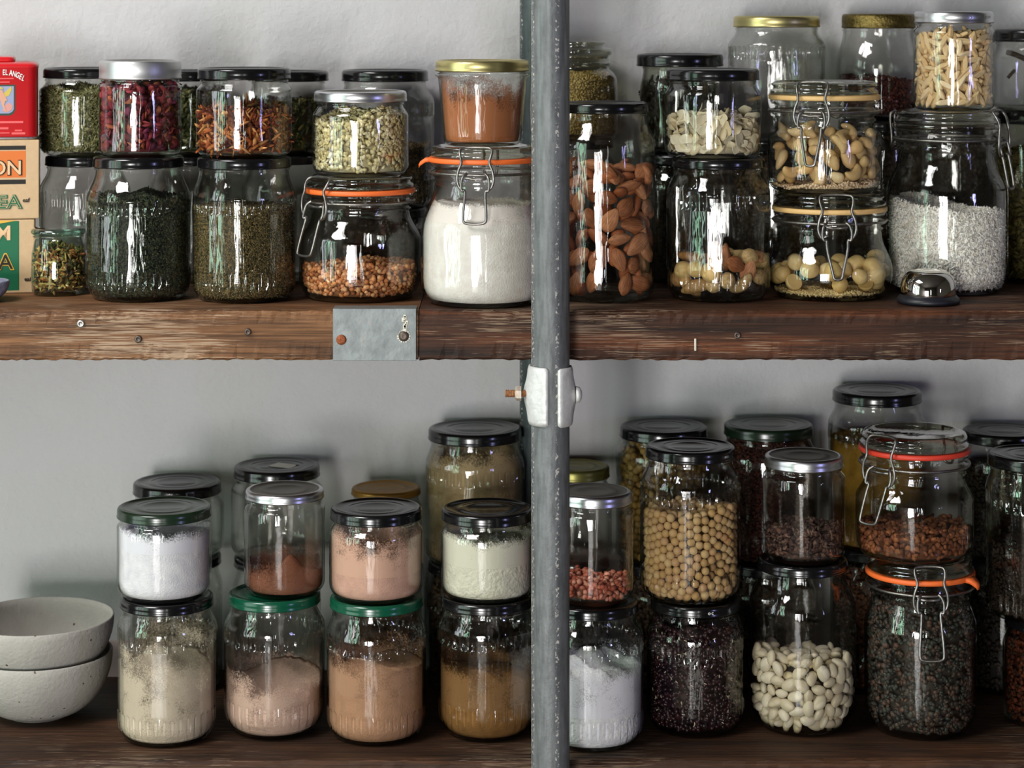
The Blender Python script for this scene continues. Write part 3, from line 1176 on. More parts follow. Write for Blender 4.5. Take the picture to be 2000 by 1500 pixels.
def grains(key, name, label, cat, cols, size, yl, dens=1.3, amp=.002, tilt=0, wob=.5, seed=1, rough=.7, tmpl=ICO1, sz=.25, spec=.3, span=120, corec=None, sc=80, relax=False, toplayer=1.0, core_k=1.5):
    """countless small pieces filling a jar, as one object; size = half lengths in px"""
    J = JARS[key]
    s = J['s']
    rg = np.random.default_rng(seed)
    zl = level(J, yl)
    sx, sy, szz = [q * s for q in size]
    a = math.sqrt(sx * sy)
    p, nrm = spots(J, zl, a, szz * 1.2, rg, dens * (1 if relax else 1.9), amp, tilt, span, relax=relax, seed=seed, sc=sc, topfill=toplayer)
    n = len(p)
    p = p - nrm * rg.uniform(0, szz * 1.6, (n, 1))
    fr = frames_on(p, nrm, rg, wob)
    S = np.array([sx, sy, szz])[None, :] * rg.uniform(1 - sz, 1 + sz, (n, 3))
    cl_ = np.array([c3(c)[:3] for c in cols])
    cc = cl_[rg.integers(0, len(cl_), n)] * rg.uniform(.75, 1.2, (n, 1))
    # keep every piece inside the glass
    R = np.array([rin(J, min(max(q, J['base']), J['top'])) for q in p[:, 2]])
    rad = np.linalg.norm(p[:, :2], axis=1)
    lim = R - np.minimum(S[:, 2] + a * wob * .45, R * .5)
    f = np.where(rad > lim, lim / np.maximum(rad, 1e-6), 1)
    p[:, :2] *= f[:, None]
    core = core_of(J, zl, szz * 2 + a * core_k, amp, tilt, seed, sc)
    mean = np.array(c3(corec)[:3]) if corec else cl_.mean(0) * .8
    mat = attr_mat(name + '_matter', rough, spec)
    me = merged(name, tmpl, p, fr, S, cc, mat, (core[0], core[1], mean))
    return content_obj(J, name, me, label, cat)


def pieces(key, name, label, cat, group, me, mats, half, yl, dens=.95, amp=.003, tilt=0, wob=.25, seed=1, span=100, limit=300, rest=None, restcols=None, szv=.12, sc=60, sink=.9, topfill=1.0, backto=.5, restlabel=None, core_in=0):
    """countable pieces: each one an object of its own (copies share the mesh); half = half lengths in px (long, cross, thick)"""
    J = JARS[key]
    s = J['s']
    rg = np.random.default_rng(seed)
    zl = level(J, yl)
    a = math.sqrt(half[0] * half[1]) * s
    p, nrm = spots(J, zl - half[2] * s * .5, a, half[2] * s * 1.05, rg, dens, amp, tilt, span, seed=seed, sc=sc, topfill=topfill, backto=backto)
    if len(p) > limit:
        order = np.argsort(p[:, 1])
        p, nrm = p[order[:limit]], nrm[order[:limit]]
    fr = frames_on(p, nrm, rg, wob)
    for i in range(len(p)):
        q = p[i].copy()
        z = min(max(q[2], J['base']), J['top'])
        half_up = abs(fr[i][0][2]) * half[0] + abs(fr[i][1][2]) * half[1] + abs(fr[i][2][2]) * half[2]
        q[2] = max(q[2], J['base'] + half_up * s * .85)
        rad = math.hypot(q[0], q[1]) + 1e-9
        er = np.array([q[0], q[1], 0]) / rad
        ext = math.sqrt((fr[i][0] @ er * half[0]) ** 2 + (fr[i][1] @ er * half[1]) ** 2 + (fr[i][2] @ er * half[2]) ** 2) * s
        lim = min(rin(J, z), rin(J, max(J['base'], z - half_up * s * .5)), rin(J, min(J['top'], z + half_up * s * .5))) - ext
        if rad > lim:
            q[0] *= lim / rad
            q[1] *= lim / rad
        o = link(name, me[i % len(me)] if isinstance(me, list) else me)
        k = rg.uniform(1 - szv, 1 + szv)
        M = Matrix([list(fr[i][0]) + [0], list(fr[i][1]) + [0], list(fr[i][2]) + [0], [0, 0, 0, 1]]).transposed()
        o.matrix_world = Matrix.Translation((J['x'] + q[0], J['d'] + q[1], J['z'] + q[2])) @ M @ Matrix.Diagonal((s * k, s * k, s * k, 1))
        tag(o, label, cat, group)
    if restcols:
        # the hidden inner pieces
        h = [q * s for q in half]
        p2, n2 = spots(J, zl - h[2] * 2, a, h[2] * 2.9, rg, .9, amp, tilt, span + 10, seed=seed, sc=sc)
        fr2 = frames_on(p2, n2, rg, wob)
        cl_ = np.array([c3(c)[:3] for c in restcols])
        cc = cl_[rg.integers(0, len(cl_), len(p2))]
        S = np.tile(np.array(h), (len(p2), 1))
        core = core_of(J, zl - h[2] * 3, h[2] * 4 + a, amp, tilt, seed, sc)
        mat = attr_mat(name + '_inner_matter', .6)
        me2 = merged(name + '_heap', ICO2, p2, fr2, S, cc, mat, (lambda c_: (c_[0], c_[1], cl_.mean(0) * .8))(core_of(J, zl - h[2] * 2, core_in * s, amp, tilt, seed, sc)) if core_in else None)
        content_obj(J, name + '_heap', me2, restlabel or ('rest of the ' + group), cat)


def shaped(name, mat, fn, sub=3):
    v, f = {2: ICO2, 3: ICO3, 1: ICO1}[sub]
    V = [fn(Vector(p)) for p in v]
    return mesh(name, V, f.tolist(), mat)


# ================================================================== UPPER SHELF, LEFT
jar('a8', 271, 304, yb=581, r=101, rl=89, rn=84, lh=21, sh=62, heel=34, ribs=40, label='large jar of dark green tea leaf with black lid, under the petal jar')
jar('a9', 477, 305, yb=583, r=100, rl=92, rn=87, lh=21, sh=58, heel=34, ribs=40, label='large jar of brownish green dried herb with black lid, left of the buckwheat clamp jar')
jar('a3', 274, 117, on='a8', r=80, rl=80, rn=74, lh=37, sh=15, heel=14, bk=.86, lid='satin', label='jar of dried red rose petals with tall satin silver lid')
jar('a5', 477, 132, on='a9', r=93, rl=91, rn=84, lh=22, sh=22, heel=16, label='squat jar of dried orange peel strips with black lid, right of the petal jar')
jar('a1b', 166, 302, d=2.103, r=88, rl=77, rn=72, lh=20, sh=50, heel=30, ribs=40, label='empty ribbed jar with black lid behind the small glass-lidded jar')
jar('a1', 164, 132, on='a1b', r=86, rl=79, rn=74, lh=20, sh=26, heel=20, bk=.74, label='squat jar of pale green dried herb with black lid, right of the red tin')
jar('a4b', 372, 302, d=2.14, r=80, rl=76, rn=70, lh=18, sh=50, label='empty jar with black lid seen in the gap between the two large herb jars')
jar('a4', 372, 137, on='a4b', r=78, rl=78, rn=72, lh=20, sh=22, label='green herb jar with black lid, mostly hidden between the rose petals and orange peel')
jar('a6b', 556, 300, d=2.14, r=84, rl=76, rn=70, lh=18, sh=50, label='empty black-lidded back-row jar between the brownish herb jar and the buckwheat')
jar('a6', 563, 138, on='a6b', r=76, rl=79, rn=70, lh=20, sh=24, label='jar of dark green dried leaves with black lid, right behind the orange peel')
jar('a7c', 752, 402, d=2.14, r=88, rl=82, rn=76, lh=20, sh=26, label='short dark jar with black lid in the back row behind the buckwheat clamp jar')
jar('a7b', 752, 136, on='a7c', r=96, rl=85, rn=79, lh=22, sh=40, heel=30, ribs=40, label='tall ribbed jar half full of brown herb with black lid, behind the grain flake jar')
clamp_jar('a10', 703, 342, yb=580, r=119, rl=100, sh=52, label='squat clamp jar of buckwheat with orange rubber ring, under the grain flake jar', phi=-46, drop=72, vw=22, tilt=-.22, tabs=None, hl=24, nk=40)
jar('a7', 704, 177, on='a10', r=94, rl=91, rn=83, lh=21, sh=28, heel=20, lid='silver', label='squat jar of pale rolled grain flakes with silver lid on the buckwheat jar')
clamp_jar('a12', 944, 283, yb=590, r=122, rl=99, sh=88, label='large clamp jar of cream flour with orange rubber ring, left of the post', phi=-7, drop=62, vw=23, tabs=181, hl=23, nk=48, bw=32)
# tapered tumbler jar of spice
J12 = JARS['a12']


def tumbler():
    X, d, z = place(942, None, 'a12', 1, None)
    s = d / F
    H = (CZ - (117 - Y0) * s - z) / s
    root = empty('glass_jar', (X, d, z), 'tapered jar of orange brown spice powder with gold lid on the flour jar', 'jar')
    P = [(0, 5), (60, 4), (66, 0), (72, 2), (75, 8), (77, 20), (86, H - 37), (88, H - 33), (92, H - 31), (93, H - 28), (90, H - 26), (84, H - 25), (84, H - 5)]
    Pm = [(a * s, b * s) for a, b in P]
    glass_body(root, Pm, s, 120, lambda a, zz: (math.cos(PI / 20) / math.cos((a % (PI / 10)) - PI / 20)) if zz < (H - 38) * s else 1, GLASS)
    add_lid(root, 92, 22, H, s, 'gold')
    JARS['a13'] = dict(root=root, x=X, d=d, z=z, H=H * s, s=s, prof=[(0, 0)] * 3 + Pm[2:], r=86 * s, base=8 * s, top=(H - 30) * s)


tumbler()
# small jar with its own glass lid
X, d, z = place(116, 574, None, 1, None)
s = d / F
H = (CZ - (444 - Y0) * s - z) / s
root = empty('glass_jar', (X - .001, d, z), 'small jar of mixed dried flowers with flat greenish glass lid, beside the tea boxes', 'jar')
P = [(0, 5), (38, 4), (44, 0), (49, 3), (52, 12), (53, 40), (52, 80), (47, H - 26), (45, H - 20), (46, H - 18), (50, H - 17), (50, H - 15), (44, H - 14)]
Pm = [(a * s, b * s) for a, b in P]
V, Fc = lathe(Pm, 72)
link('glass_body', mesh('glass_body', V, Fc, GLASS_G), root)
P = [(0, H - 12), (40, H - 13), (48, H - 14), (52, H - 12), (54, H - 7), (52, H - 2), (47, H), (0, H - 1)]
V, Fc = lathe([(a * s, b * s) for a, b in P], 72)
link('glass_lid', mesh('glass_lid', V, Fc, glass_mat('green_lid_glass', (.62, .80, .72), (.25, .45, .36), 2.0)), root)
JARS['a11'] = dict(root=root, x=X, d=d, z=z, H=H * s, s=s, prof=[(0, 0)] * 3 + Pm[2:], r=53 * s, base=8 * s, top=(H - 20) * s)

# ================================================================== UPPER SHELF, RIGHT
jar('b15', 1179, 199, yb=582, r=101, rl=87, rn=82, lh=20, sh=62, heel=30, label='tall jar of whole almonds with black lid, right of the post')
jar('b18', 1403, 306, yb=581, r=101, rl=91, rn=86, lh=20, sh=50, heel=34, ribs=40, label='large ribbed jar with mixed shelled nuts at the bottom, under the coconut flake jar')
jar('b17', 1392, 134, on='b18', r=94, rl=91, rn=84, lh=22, sh=30, heel=18, label='squat jar of white coconut flakes with black lid')
jar('b14b', 1120, 268, d=2.14, r=84, rl=78, rn=70, lh=20, sh=40, label='jar with black lid in the back row behind the almond jar')
jar('b16b', 1330, 298, d=2.14, r=84, rl=80, rn=74, lh=20, sh=40, label='dark jar in the back row behind the mixed nut jar', gm=GLASS_D)
jar('b16', 1328, 105, on='b16b', r=78, rl=85, rn=72, lh=24, sh=46, lid='black', label='jar of near-black dried leaves with wide black lid, behind the coconut flakes', gm=GLASS_D)
jar('b19b', 1517, 272, d=2.14, r=92, rl=84, rn=78, lh=20, sh=40, label='jar with black lid in the back row behind the cashew jar')
jar('b19', 1517, 31, on='b19b', r=95, rl=85, rn=79, lh=22, sh=36, heel=24, ribs=40, lid='gold', label='empty ribbed glass jar with gold lid, behind the cashew clamp jar')
jar('b22b', 1716, 232, d=2.15, r=83, rl=79, rn=78, lh=20, sh=40, label='jar in the back row between the cashew jar and the rice jar')
jar('b22', 1716, 27, on='b22b', r=83, rl=72, rn=69, lh=28, sh=72, heel=24, lid='mason', label='round-shouldered jar of dark red seeds with ridged brass screw ring', lidname='screw_ring')
clamp_jar('b21', 1620, 373, yb=577, r=122, rl=104, sh=70, seal=CREAM_R, label='clamp jar with a layer of macadamia nuts and pale rubber ring, under the cashew jar', phi=-1, drop=74, vw=9, hl=28, nk=44, bw=33, heel=40)
clamp_jar('b20', 1610, 158, on='b21', r=111, rl=101, sh=20, seal=CREAM_R, label='squat clamp jar of cashew nuts with pale rubber ring', phi=-20, drop=72, vw=10, hl=26, nk=52, heel=24, bw=31)
jar('b25b', 1868, 246, d=2.16, r=62, rl=56, rn=51, lh=20, sh=30, label='narrow dark brown jar added behind the rice jar to darken the view through it')  # added jar with dark filling; darkens what shows through the rice jar
clamp_jar('b25', 1850, 214, yb=567, r=117, rl=98, sh=76, seal=glass_mat('clear_rubber', (.75, .72, .66), (.4, .38, .34)), label='large clamp jar of long white rice, behind the metal dome', phi=62, drop=66, vw=20, hl=26, nk=50, tilt=.1)
jar('b23', 1863, 22, on='b25', r=78, rl=77, rn=71, lh=23, sh=18, heel=12, bk=.86, lid='silver', label='jar packed with pale slivered almonds, silver lid, on the rice jar')
jar('b24b', 2024, 214, d=2.14, r=90, rl=82, rn=76, lh=26, sh=40, label='dark jar of yellow brown leaves cut by the right edge, beside the rice', gm=GLASS_D)
jar('b24', 2024, 57, on='b24b', r=88, rl=82, rn=78, lh=24, sh=36, label='jar with a dark twig inside and black lid at the top right corner')

# stoppered bottle of yellow granules
X, d, z = place(1120, None, 'b14b', 1, None)
s = d / F
H = (CZ - (80 - Y0) * s - z) / s
root = empty('stoppered_bottle', (X, d, z), 'wide-necked bottle of yellow granules with round glass stopper, partly behind the post', 'bottle')
P = [(0, 4), (70, 3), (76, 0), (82, 4), (86, 14), (87, 60), (85, H - 74), (78, H - 62), (70, H - 55), (68, H - 50), (72, H - 48), (75, H - 44), (72, H - 41), (70, H - 38), (70, H - 30)]
Pm = [(a * s, b * s) for a, b in P]
V, Fc = lathe(Pm, 72)
link('glass_body', mesh('glass_body', V, Fc, GLASS_D), root)
P = [(0, H - 34), (66, H - 34), (69, H - 28), (76, H - 27), (77, H - 16), (73, H - 14), (60, H - 13), (58, H - 9), (62, H - 7), (64, H - 3), (60, H), (0, H)]
V, Fc = lathe([(a * s, b * s) for a, b in P], 72)
link('glass_stopper', mesh('glass_stopper', V, Fc, GLASS_D), root)
JARS['b14'] = dict(root=root, x=X, d=d, z=z, H=H * s, s=s, prof=[(0, 0)] * 3 + Pm[2:], r=86 * s, base=8 * s, top=(H - 45) * s)

# ================================================================== LOWER SHELF, LEFT
jar('c2', 326, 1161, yb=1436, shelf=2, r=96, rl=91, rn=85, lh=20, sh=40, heel=34, ribs=36, label='ribbed jar of cream coloured meal with black lid, nearest the bowls', bk=.76)
jar('c3', 321, 987, on='c2', r=92, rl=92, rn=85, lh=20, sh=18, heel=26, lid='dkgreen', label='squat jar of pure white powder with dark green lid, above the cream meal')
jar('c7', 536, 1154, yb=1423, shelf=2, r=98, rl=90, rn=84, lh=20, sh=46, heel=44, bk=.66, ribs=32, lid='green', label='jar of pinkish beige powder with bright green lid')
jar('c6', 556, 953, on='c7', r=79, rl=77, rn=71, lh=18, sh=20, heel=22, lid='silver', label='jar with a heap of brown powder and silver lid, on the bright green lid')
jar('c10', 735, 1162, yb=1433, shelf=2, r=97, rl=91, rn=85, lh=20, sh=52, heel=36, bk=.74, ribs=36, lid='green', label='ribbed jar of pinkish brown powder with dark green lid, under the pink powder jar')
jar('c9', 735, 989, on='c10', r=92, rl=90, rn=83, lh=22, sh=26, heel=26, label='squat jar of pink powder with black lid')
jar('c13', 951, 1160, yb=1427, shelf=2, r=96, rl=90, rn=84, lh=20, sh=40, heel=46, bk=.70, ribs=32, label='ribbed jar of mustard brown powder with black lid, left of the post')
jar('c12', 952, 990, on='c13', r=92, rl=90, rn=83, lh=22, sh=28, heel=24, label='squat jar of lumpy greenish white powder with black lid, left of the post')
for key, x, yt2, yt1, r, lid, l1, l2, rb in (
        ('c4', 346, 1080, 939, 86, 'black', 'jar with black lid standing behind the white powder jar', 'taller jar with black lid behind the cream meal jar', None),
        ('c5', 541, 1082, 907, 84, 'black', 'empty jar with black lid and white sticker, behind the silver-lidded brown powder', 'jar with black lid behind the bright green lid', None),
        ('c8', 754, 1085, 950, 68, 'brass', 'jar with brownish gold lid behind the pink powder', 'jar in the back row behind the pinkish brown powder jar', None),
        ('c11', 928, 1092, 834, 92, 'black', 'tall jar of coarse tan meal with black lid in the back row beside the post', 'jar in the back row behind the mustard brown powder jar', 40)):
    jar(key + 'b', x, yt2, d=2.14, shelf=2, r=r + 2, rl=r, rn=r - 6, lh=20, sh=44, label=l2, ribs=36 if key != 'c8' else None)
    jar(key, x, yt1, on=key + 'b', r=r + (5 if key != 'c8' else 2), rl=r, rn=r - 6, lh=22 if key != 'c8' else 14, sh=26 if key != 'c11' else 50, heel=20, lid=lid, label=l1, ribs=rb)

# ================================================================== LOWER SHELF, RIGHT
jar('d16', 1156, 1169, yb=1443, shelf=2, r=101, rl=91, rn=85, lh=21, sh=48, heel=38, bk=.78, ribs=36, label='ribbed jar of white crystals with black lid at the foot of the post')
jar('d15', 1160, 957, on='d16', r=77, rl=75, rn=69, lh=22, sh=20, heel=20, lid='silver', label='jar with a little salmon pink rock salt and silver lid, right of the post')
jar('d19', 1358, 1165, yb=1417, shelf=2, r=95, rl=88, rn=82, lh=20, sh=50, heel=36, ribs=36, label='ribbed jar of dark red beans with black lid, under the dried pea jar')
jar('d18', 1348, 869, on='d19', r=98, rl=88, rn=82, lh=22, sh=52, heel=34, bk=.72, ribs=36, label='large ribbed jar of beige dried peas with black lid')
jar('d22', 1567, 1089, yb=1415, shelf=2, r=104, rl=88, rn=82, lh=20, sh=70, heel=52, bk=.66, label='large jar of white beans with black lid')
jar('d21', 1570, 887, on='d22', r=80, rl=77, rn=72, lh=22, sh=20, heel=20, bk=.82, lid='silver', label='jar of dark brown flaked pieces with silver lid, on the white bean jar')
clamp_jar('d25', 1797, 1084, yb=1418, shelf=2, r=108, rl=98, sh=52, label='tall clamp jar full of dark lentils with orange rubber ring, under the brown lentil jar', phi=0, drop=88, vw=24, tabs=-38, hl=26, nk=46, bw=30)
clamp_jar('d24', 1786, 840, on='d25', r=114, rl=100, sh=40, seal=RED_R, label='clamp jar with a layer of brown lentils and red rubber ring', phi=-46, drop=76, vw=20, hl=30, nk=52, tilt=-.22, heel=30, tabs=None)
jar('d28', 2050, 1200, yb=1405, shelf=2, r=90, rl=86, rn=80, lh=20, sh=40, label='jar of reddish pulses cut by the right edge, bottom right corner', gm=GLASS_D)
jar('d27', 2022, 884, on='d28', r=96, rl=92, rn=86, lh=24, sh=46, heel=30, ribs=36, label='ribbed jar with black lid cut by the right edge, above the reddish jar', gm=GLASS_D)
for key, x, yt2, yt1, r, lid, l1, l2, sh in (
        ('d14', 1125, 1085, 908, 66, 'olive', 'jar with olive gold lid behind the rock salt jar', 'jar in the back row behind the white crystal jar', 24),
        ('d17', 1296, 1090, 830, 86, 'black', 'tall jar of yellow dried peas with black lid, behind the beige pea jar', 'jar in the back row behind the dark red bean jar', 30),
        ('d20', 1501, 1090, 826, 87, 'dkgreen', 'tall dark red seed jar with dark green lid, behind the silver-lidded brown flakes', 'jar in the back row left of the white bean jar', 40),
        ('d23', 1713, 1062, 760, 87, 'black', 'tallest jar in the back row, mustard yellow filling and black lid', 'jar in the back row between the white beans and the dark lentils', 46),
        ('d26', 1962, 1085, 838, 82, 'black', 'dark jar with black lid behind the red-ringed clamp jar', 'dark jar in the back row right of the lentil jars', 36)):
    jar(key + 'b', x, yt2, d=2.14, shelf=2, r=r + 4, rl=r, rn=r - 6, lh=20, sh=44, label=l2)
    jar(key, x, yt1, on=key + 'b', r=r + 8 if key != 'd14' else r + 4, rl=r, rn=r - 6, lh=22, sh=sh, heel=20, lid=lid, label=l1, ribs=36 if key == 'd23' else None)

# white sticker on one lid, tiny white letters on another
J = JARS['c5']
s = J['s']
V, Fc = box(-26 * s, 26 * s, -18 * s, 18 * s, 0, .4 * s)
o = link('sticker', mesh('sticker', V, Fc, simple('white_sticker', (225, 222, 215), .5), smooth=False), J['root'], (14 * s, 0, J['H'] - 2.4 * s))
o.rotation_euler = (0, 0, -.5)


def text(name, body, loc, size, m, parent, ext=.0002, rot=(PI / 2, 0, 0), align='LEFT', off=0.0, sx=1.0):
    cu = bpy.data.curves.new(name, 'FONT')
    cu.body = body
    cu.size = size
    cu.extrude = ext
    cu.offset = off
    cu.align_x = align
    cu.materials.append(m)
    cu.resolution_u = 3
    tmp = bpy.data.objects.new(name + '_curve', cu)
    C.objects.link(tmp)
    dg_ = bpy.context.evaluated_depsgraph_get()
    me = bpy.data.meshes.new_from_object(tmp.evaluated_get(dg_))
    bpy.data.objects.remove(tmp)
    o = bpy.data.objects.new(name, me)
    C.objects.link(o)
    o.parent = parent
    o.location = loc
    o.rotation_euler = rot
    o.scale = (sx, 1, 1)
    return o


WHITE_INK = simple('white_ink', (232, 232, 228), .6)
J = JARS['d19']
s = J['s']
for i, ch in enumerate('oc'):
    a = math.radians(-90 + 13.0 + 4.2 * i)
    rr_ = 88.3 * s
    text('lettering', ch, (rr_ * math.cos(a), rr_ * math.sin(a), J['H'] - 13 * s), 9.5 * s, WHITE_INK, J['root'].children[1] if False else J['root'], .00008, (PI / 2, 0, a + PI / 2), 'CENTER', .00012)
# date code on the silver lid of the slivered almonds
J = JARS['b23']
s = J['s']
INK = simple('grey_ink', (110, 108, 112), .6)
for i, ch in enumerate('05:01 2019'):
    a = math.radians(-90 + 10 + 4.6 * i)
    if ch == ' ': continue
    text('lettering', ch, (77.4 * s * math.cos(a), 77.4 * s * math.sin(a), J['H'] - 14 * s), 8 * s, INK, J['root'], .00005, (PI / 2, 0, a + PI / 2), 'CENTER')

# ================================================================== FILLINGS
K1 = dict(cat='dried herb')
# --- leaves, teas and flakes (nobody could count them)
grains('a8', 'tea_leaf', 'dark green dried tea leaf filling the large jar under the petals', 'dried tea', [(38, 48, 32), (26, 34, 24), (54, 64, 40), (70, 72, 50), (22, 26, 20)], (5.5, 2.4, 1.2), 392, dens=2.3, seed=1, wob=.6, amp=.003)
grains('a9', 'dried_herb', 'brownish green dried herb filling the large jar beside the buckwheat', 'dried herb', [(92, 78, 44), (70, 66, 36), (112, 96, 58), (58, 52, 30), (128, 106, 66)], (6, 1.5, 1.0), 412, dens=2.9, seed=2, wob=.6, amp=.002)
grains('a3', 'rose_petals', 'dried red rose petals in the silver-lidded jar', 'dried petals', [(116, 32, 44), (92, 22, 36), (142, 52, 58), (70, 18, 26), (150, 78, 50), (104, 40, 66)], (13, 10, 1.6), 172, dens=1.9, seed=3, wob=.9, tmpl=ICO1, sz=.4, amp=.003, sc=120)
grains('a5', 'orange_peel', 'dried orange and brown peel strips in the squat jar', 'dried peel', [(150, 74, 30), (110, 48, 22), (176, 104, 50), (84, 34, 20), (196, 138, 84)], (17, 4, 2), 222, dens=1.9, seed=4, wob=.8, sz=.4, amp=.006, sc=70)
grains('a1', 'green_herb', 'pale green dried herb in the jar beside the red tin', 'dried herb', [(140, 136, 92), (112, 112, 70), (166, 160, 118), (92, 92, 56)], (9, 1.6, 1.0), 175, dens=2.5, seed=5, wob=.6, amp=.003)
grains('a4', 'green_leaves', 'olive green leaves in the jar between the petals and the orange peel', 'dried herb', [(86, 88, 48), (60, 64, 34), (110, 108, 66)], (9, 4, 1.2), 180, dens=1.7, seed=6, wob=.7)
grains('a6', 'dark_leaves', 'dark green leaves in the jar behind the orange peel', 'dried herb', [(74, 74, 34), (50, 54, 24), (96, 92, 46), (36, 40, 20)], (10, 5, 1.4), 200, dens=1.7, seed=7, wob=.7)
grains('a7b', 'brown_herb', 'brown herb filling the lower half of the tall ribbed jar', 'dried herb', [(86, 66, 36), (64, 50, 28), (108, 86, 48), (48, 40, 22)], (6, 3, 1.4), 290, dens=1.8, seed=8, wob=.7)
grains('a7', 'grain_flakes', 'pale yellowish rolled grain flakes in the silver-lidded jar on the buckwheat jar', 'grain flakes', [(226, 212, 164), (212, 196, 144), (236, 226, 186), (200, 184, 132)], (6.2, 5.4, 1.6), 228, dens=1.6, seed=9, wob=.45, amp=.005, tilt=.006, sc=50)
grains('a10', 'buckwheat', 'toasted buckwheat grains lying in the orange-ringed clamp jar', 'buckwheat', [(214, 148, 92), (190, 118, 66), (226, 172, 122), (150, 88, 52), (206, 140, 96)], (5.4, 5.0, 4.6), 530, dens=1.15, seed=10, wob=.6, amp=.0035, sc=60, sz=.15)
grains('a11', 'flower_mix', 'mixed dried flowers and stems in the small glass-lidded jar', 'dried flowers', [(196, 160, 92), (150, 112, 60), (90, 84, 44), (214, 188, 130), (66, 48, 34), (160, 96, 50)], (12, 3.4, 1.8), 492, dens=2.0, seed=11, wob=.9, sz=.4, amp=.003)
grains('b14', 'yellow_granules', 'fine yellow granules in the stoppered bottle', 'granules', [(200, 172, 110), (182, 152, 92), (214, 190, 132)], (2.2, 2, 1.8), 146, dens=1.0, seed=12)
grains('b16', 'black_leaves', 'near-black dried leaves in the jar behind the coconut flakes', 'dried leaves', [(20, 22, 18), (12, 14, 12), (34, 36, 30)], (14, 8, 1.6), 165, dens=1.6, seed=13, wob=.8)
grains('b22', 'red_seeds', 'dark red seeds in the brass-ringed jar', 'seeds', [(64, 24, 22), (48, 16, 16), (84, 36, 30)], (4, 2.6, 2.2), 158, dens=1.3, seed=14, amp=.003, tilt=-.003)
grains('b25', 'white_rice', 'long grain white rice in the large clamp jar', 'rice', [(252, 247, 240), (246, 238, 226), (255, 252, 247)], (7.5, 1.9, 1.7), 412, dens=2.4, seed=15, wob=.35, amp=.004, tilt=-.007, sc=40, rough=.5, corec=(244, 238, 230), core_k=.35)
grains('b24b', 'yellow_leaves', 'yellow brown leaves in the dark jar at the right edge', 'dried leaves', [(96, 84, 44), (70, 60, 30), (116, 104, 60)], (9, 4, 1.6), 300, dens=1.5, seed=16, wob=.7)
grains('b14b', 'dark_herb', 'dark herb in the jar behind the almonds', 'dried herb', [(60, 52, 34), (44, 40, 26)], (7, 3, 1.5), 420, dens=1.5, seed=17)
grains('c4b', 'pale_grain', 'pale grain in the back-row jar behind the cream meal', 'grain', [(150, 140, 112), (128, 118, 92)], (4, 3, 2), 1250, dens=1.2, seed=18)
grains('d15', 'rock_salt', 'salmon pink rock salt lumps in the silver-lidded jar', 'rock salt', [(196, 116, 92), (170, 84, 64), (214, 146, 122), (186, 100, 76)], (7, 6, 4.5), 1146, dens=1.0, seed=19, wob=.7, amp=.002, sc=90, rough=.45)
grains('d19', 'dark_beans', 'small dark red beans filling the ribbed jar', 'beans', [(44, 20, 24), (34, 14, 18), (56, 26, 30), (30, 14, 16)], (6.5, 4.4, 3.8), 1238, dens=1.05, seed=20, wob=.5, rough=.3, spec=.5, amp=.002, sz=.12)
grains('d17', 'yellow_peas', 'yellow dried peas filling the tall back-row jar', 'dried peas', [(150, 116, 54), (126, 94, 42), (170, 136, 74)], (7.6, 7.4, 7.2), 882, dens=.98, seed=21, tmpl=ICO2, rough=.6, relax=True, sz=.08)
grains('d20', 'dark_red_seeds', 'dark red seeds filling the tall dark green lidded jar', 'seeds', [(58, 24, 16), (40, 16, 12), (74, 34, 22)], (4, 3.4, 2.6), 868, dens=1.2, seed=22)
grains('d21', 'brown_flakes', 'dark brown flaked pieces in the silver-lidded jar on the white beans', 'flaked pieces', [(70, 46, 40), (52, 34, 30), (92, 64, 54), (110, 84, 72)], (8, 5, 2), 1044, dens=1.6, seed=23, wob=.9, amp=.003)
grains('d24', 'brown_lentils', 'brown lentils in the red-ringed clamp jar', 'lentils', [(118, 66, 38), (96, 50, 28), (140, 84, 50)], (7.4, 7, 3.8), 1052, dens=1.15, seed=24, wob=.7, amp=.002, sz=.12)
grains('d25', 'dark_lentils', 'dark green and brown lentils filling the tall clamp jar', 'lentils', [(48, 44, 38), (36, 36, 32), (66, 52, 42), (58, 62, 54), (84, 62, 50)], (6.2, 6, 3.2), 1200, dens=1.2, seed=25, wob=.6, amp=.002, sz=.12, rough=.45)
grains('d26', 'dark_pulses', 'dark pulses in the jar behind the red-ringed clamp jar', 'pulses', [(40, 34, 26), (28, 24, 20)], (5, 4, 3), 930, dens=1.2, seed=26)
grains('d28', 'red_pulses', 'reddish pulses in the jar at the bottom right corner', 'pulses', [(110, 52, 34), (84, 38, 26), (60, 34, 24)], (5.5, 5, 3), 1240, dens=1.2, seed=27)
grains('d27', 'dark_seeds', 'dark seeds low in the ribbed jar at the right edge', 'seeds', [(56, 40, 34), (40, 30, 26)], (5, 4, 3), 1080, dens=1.2, seed=28)
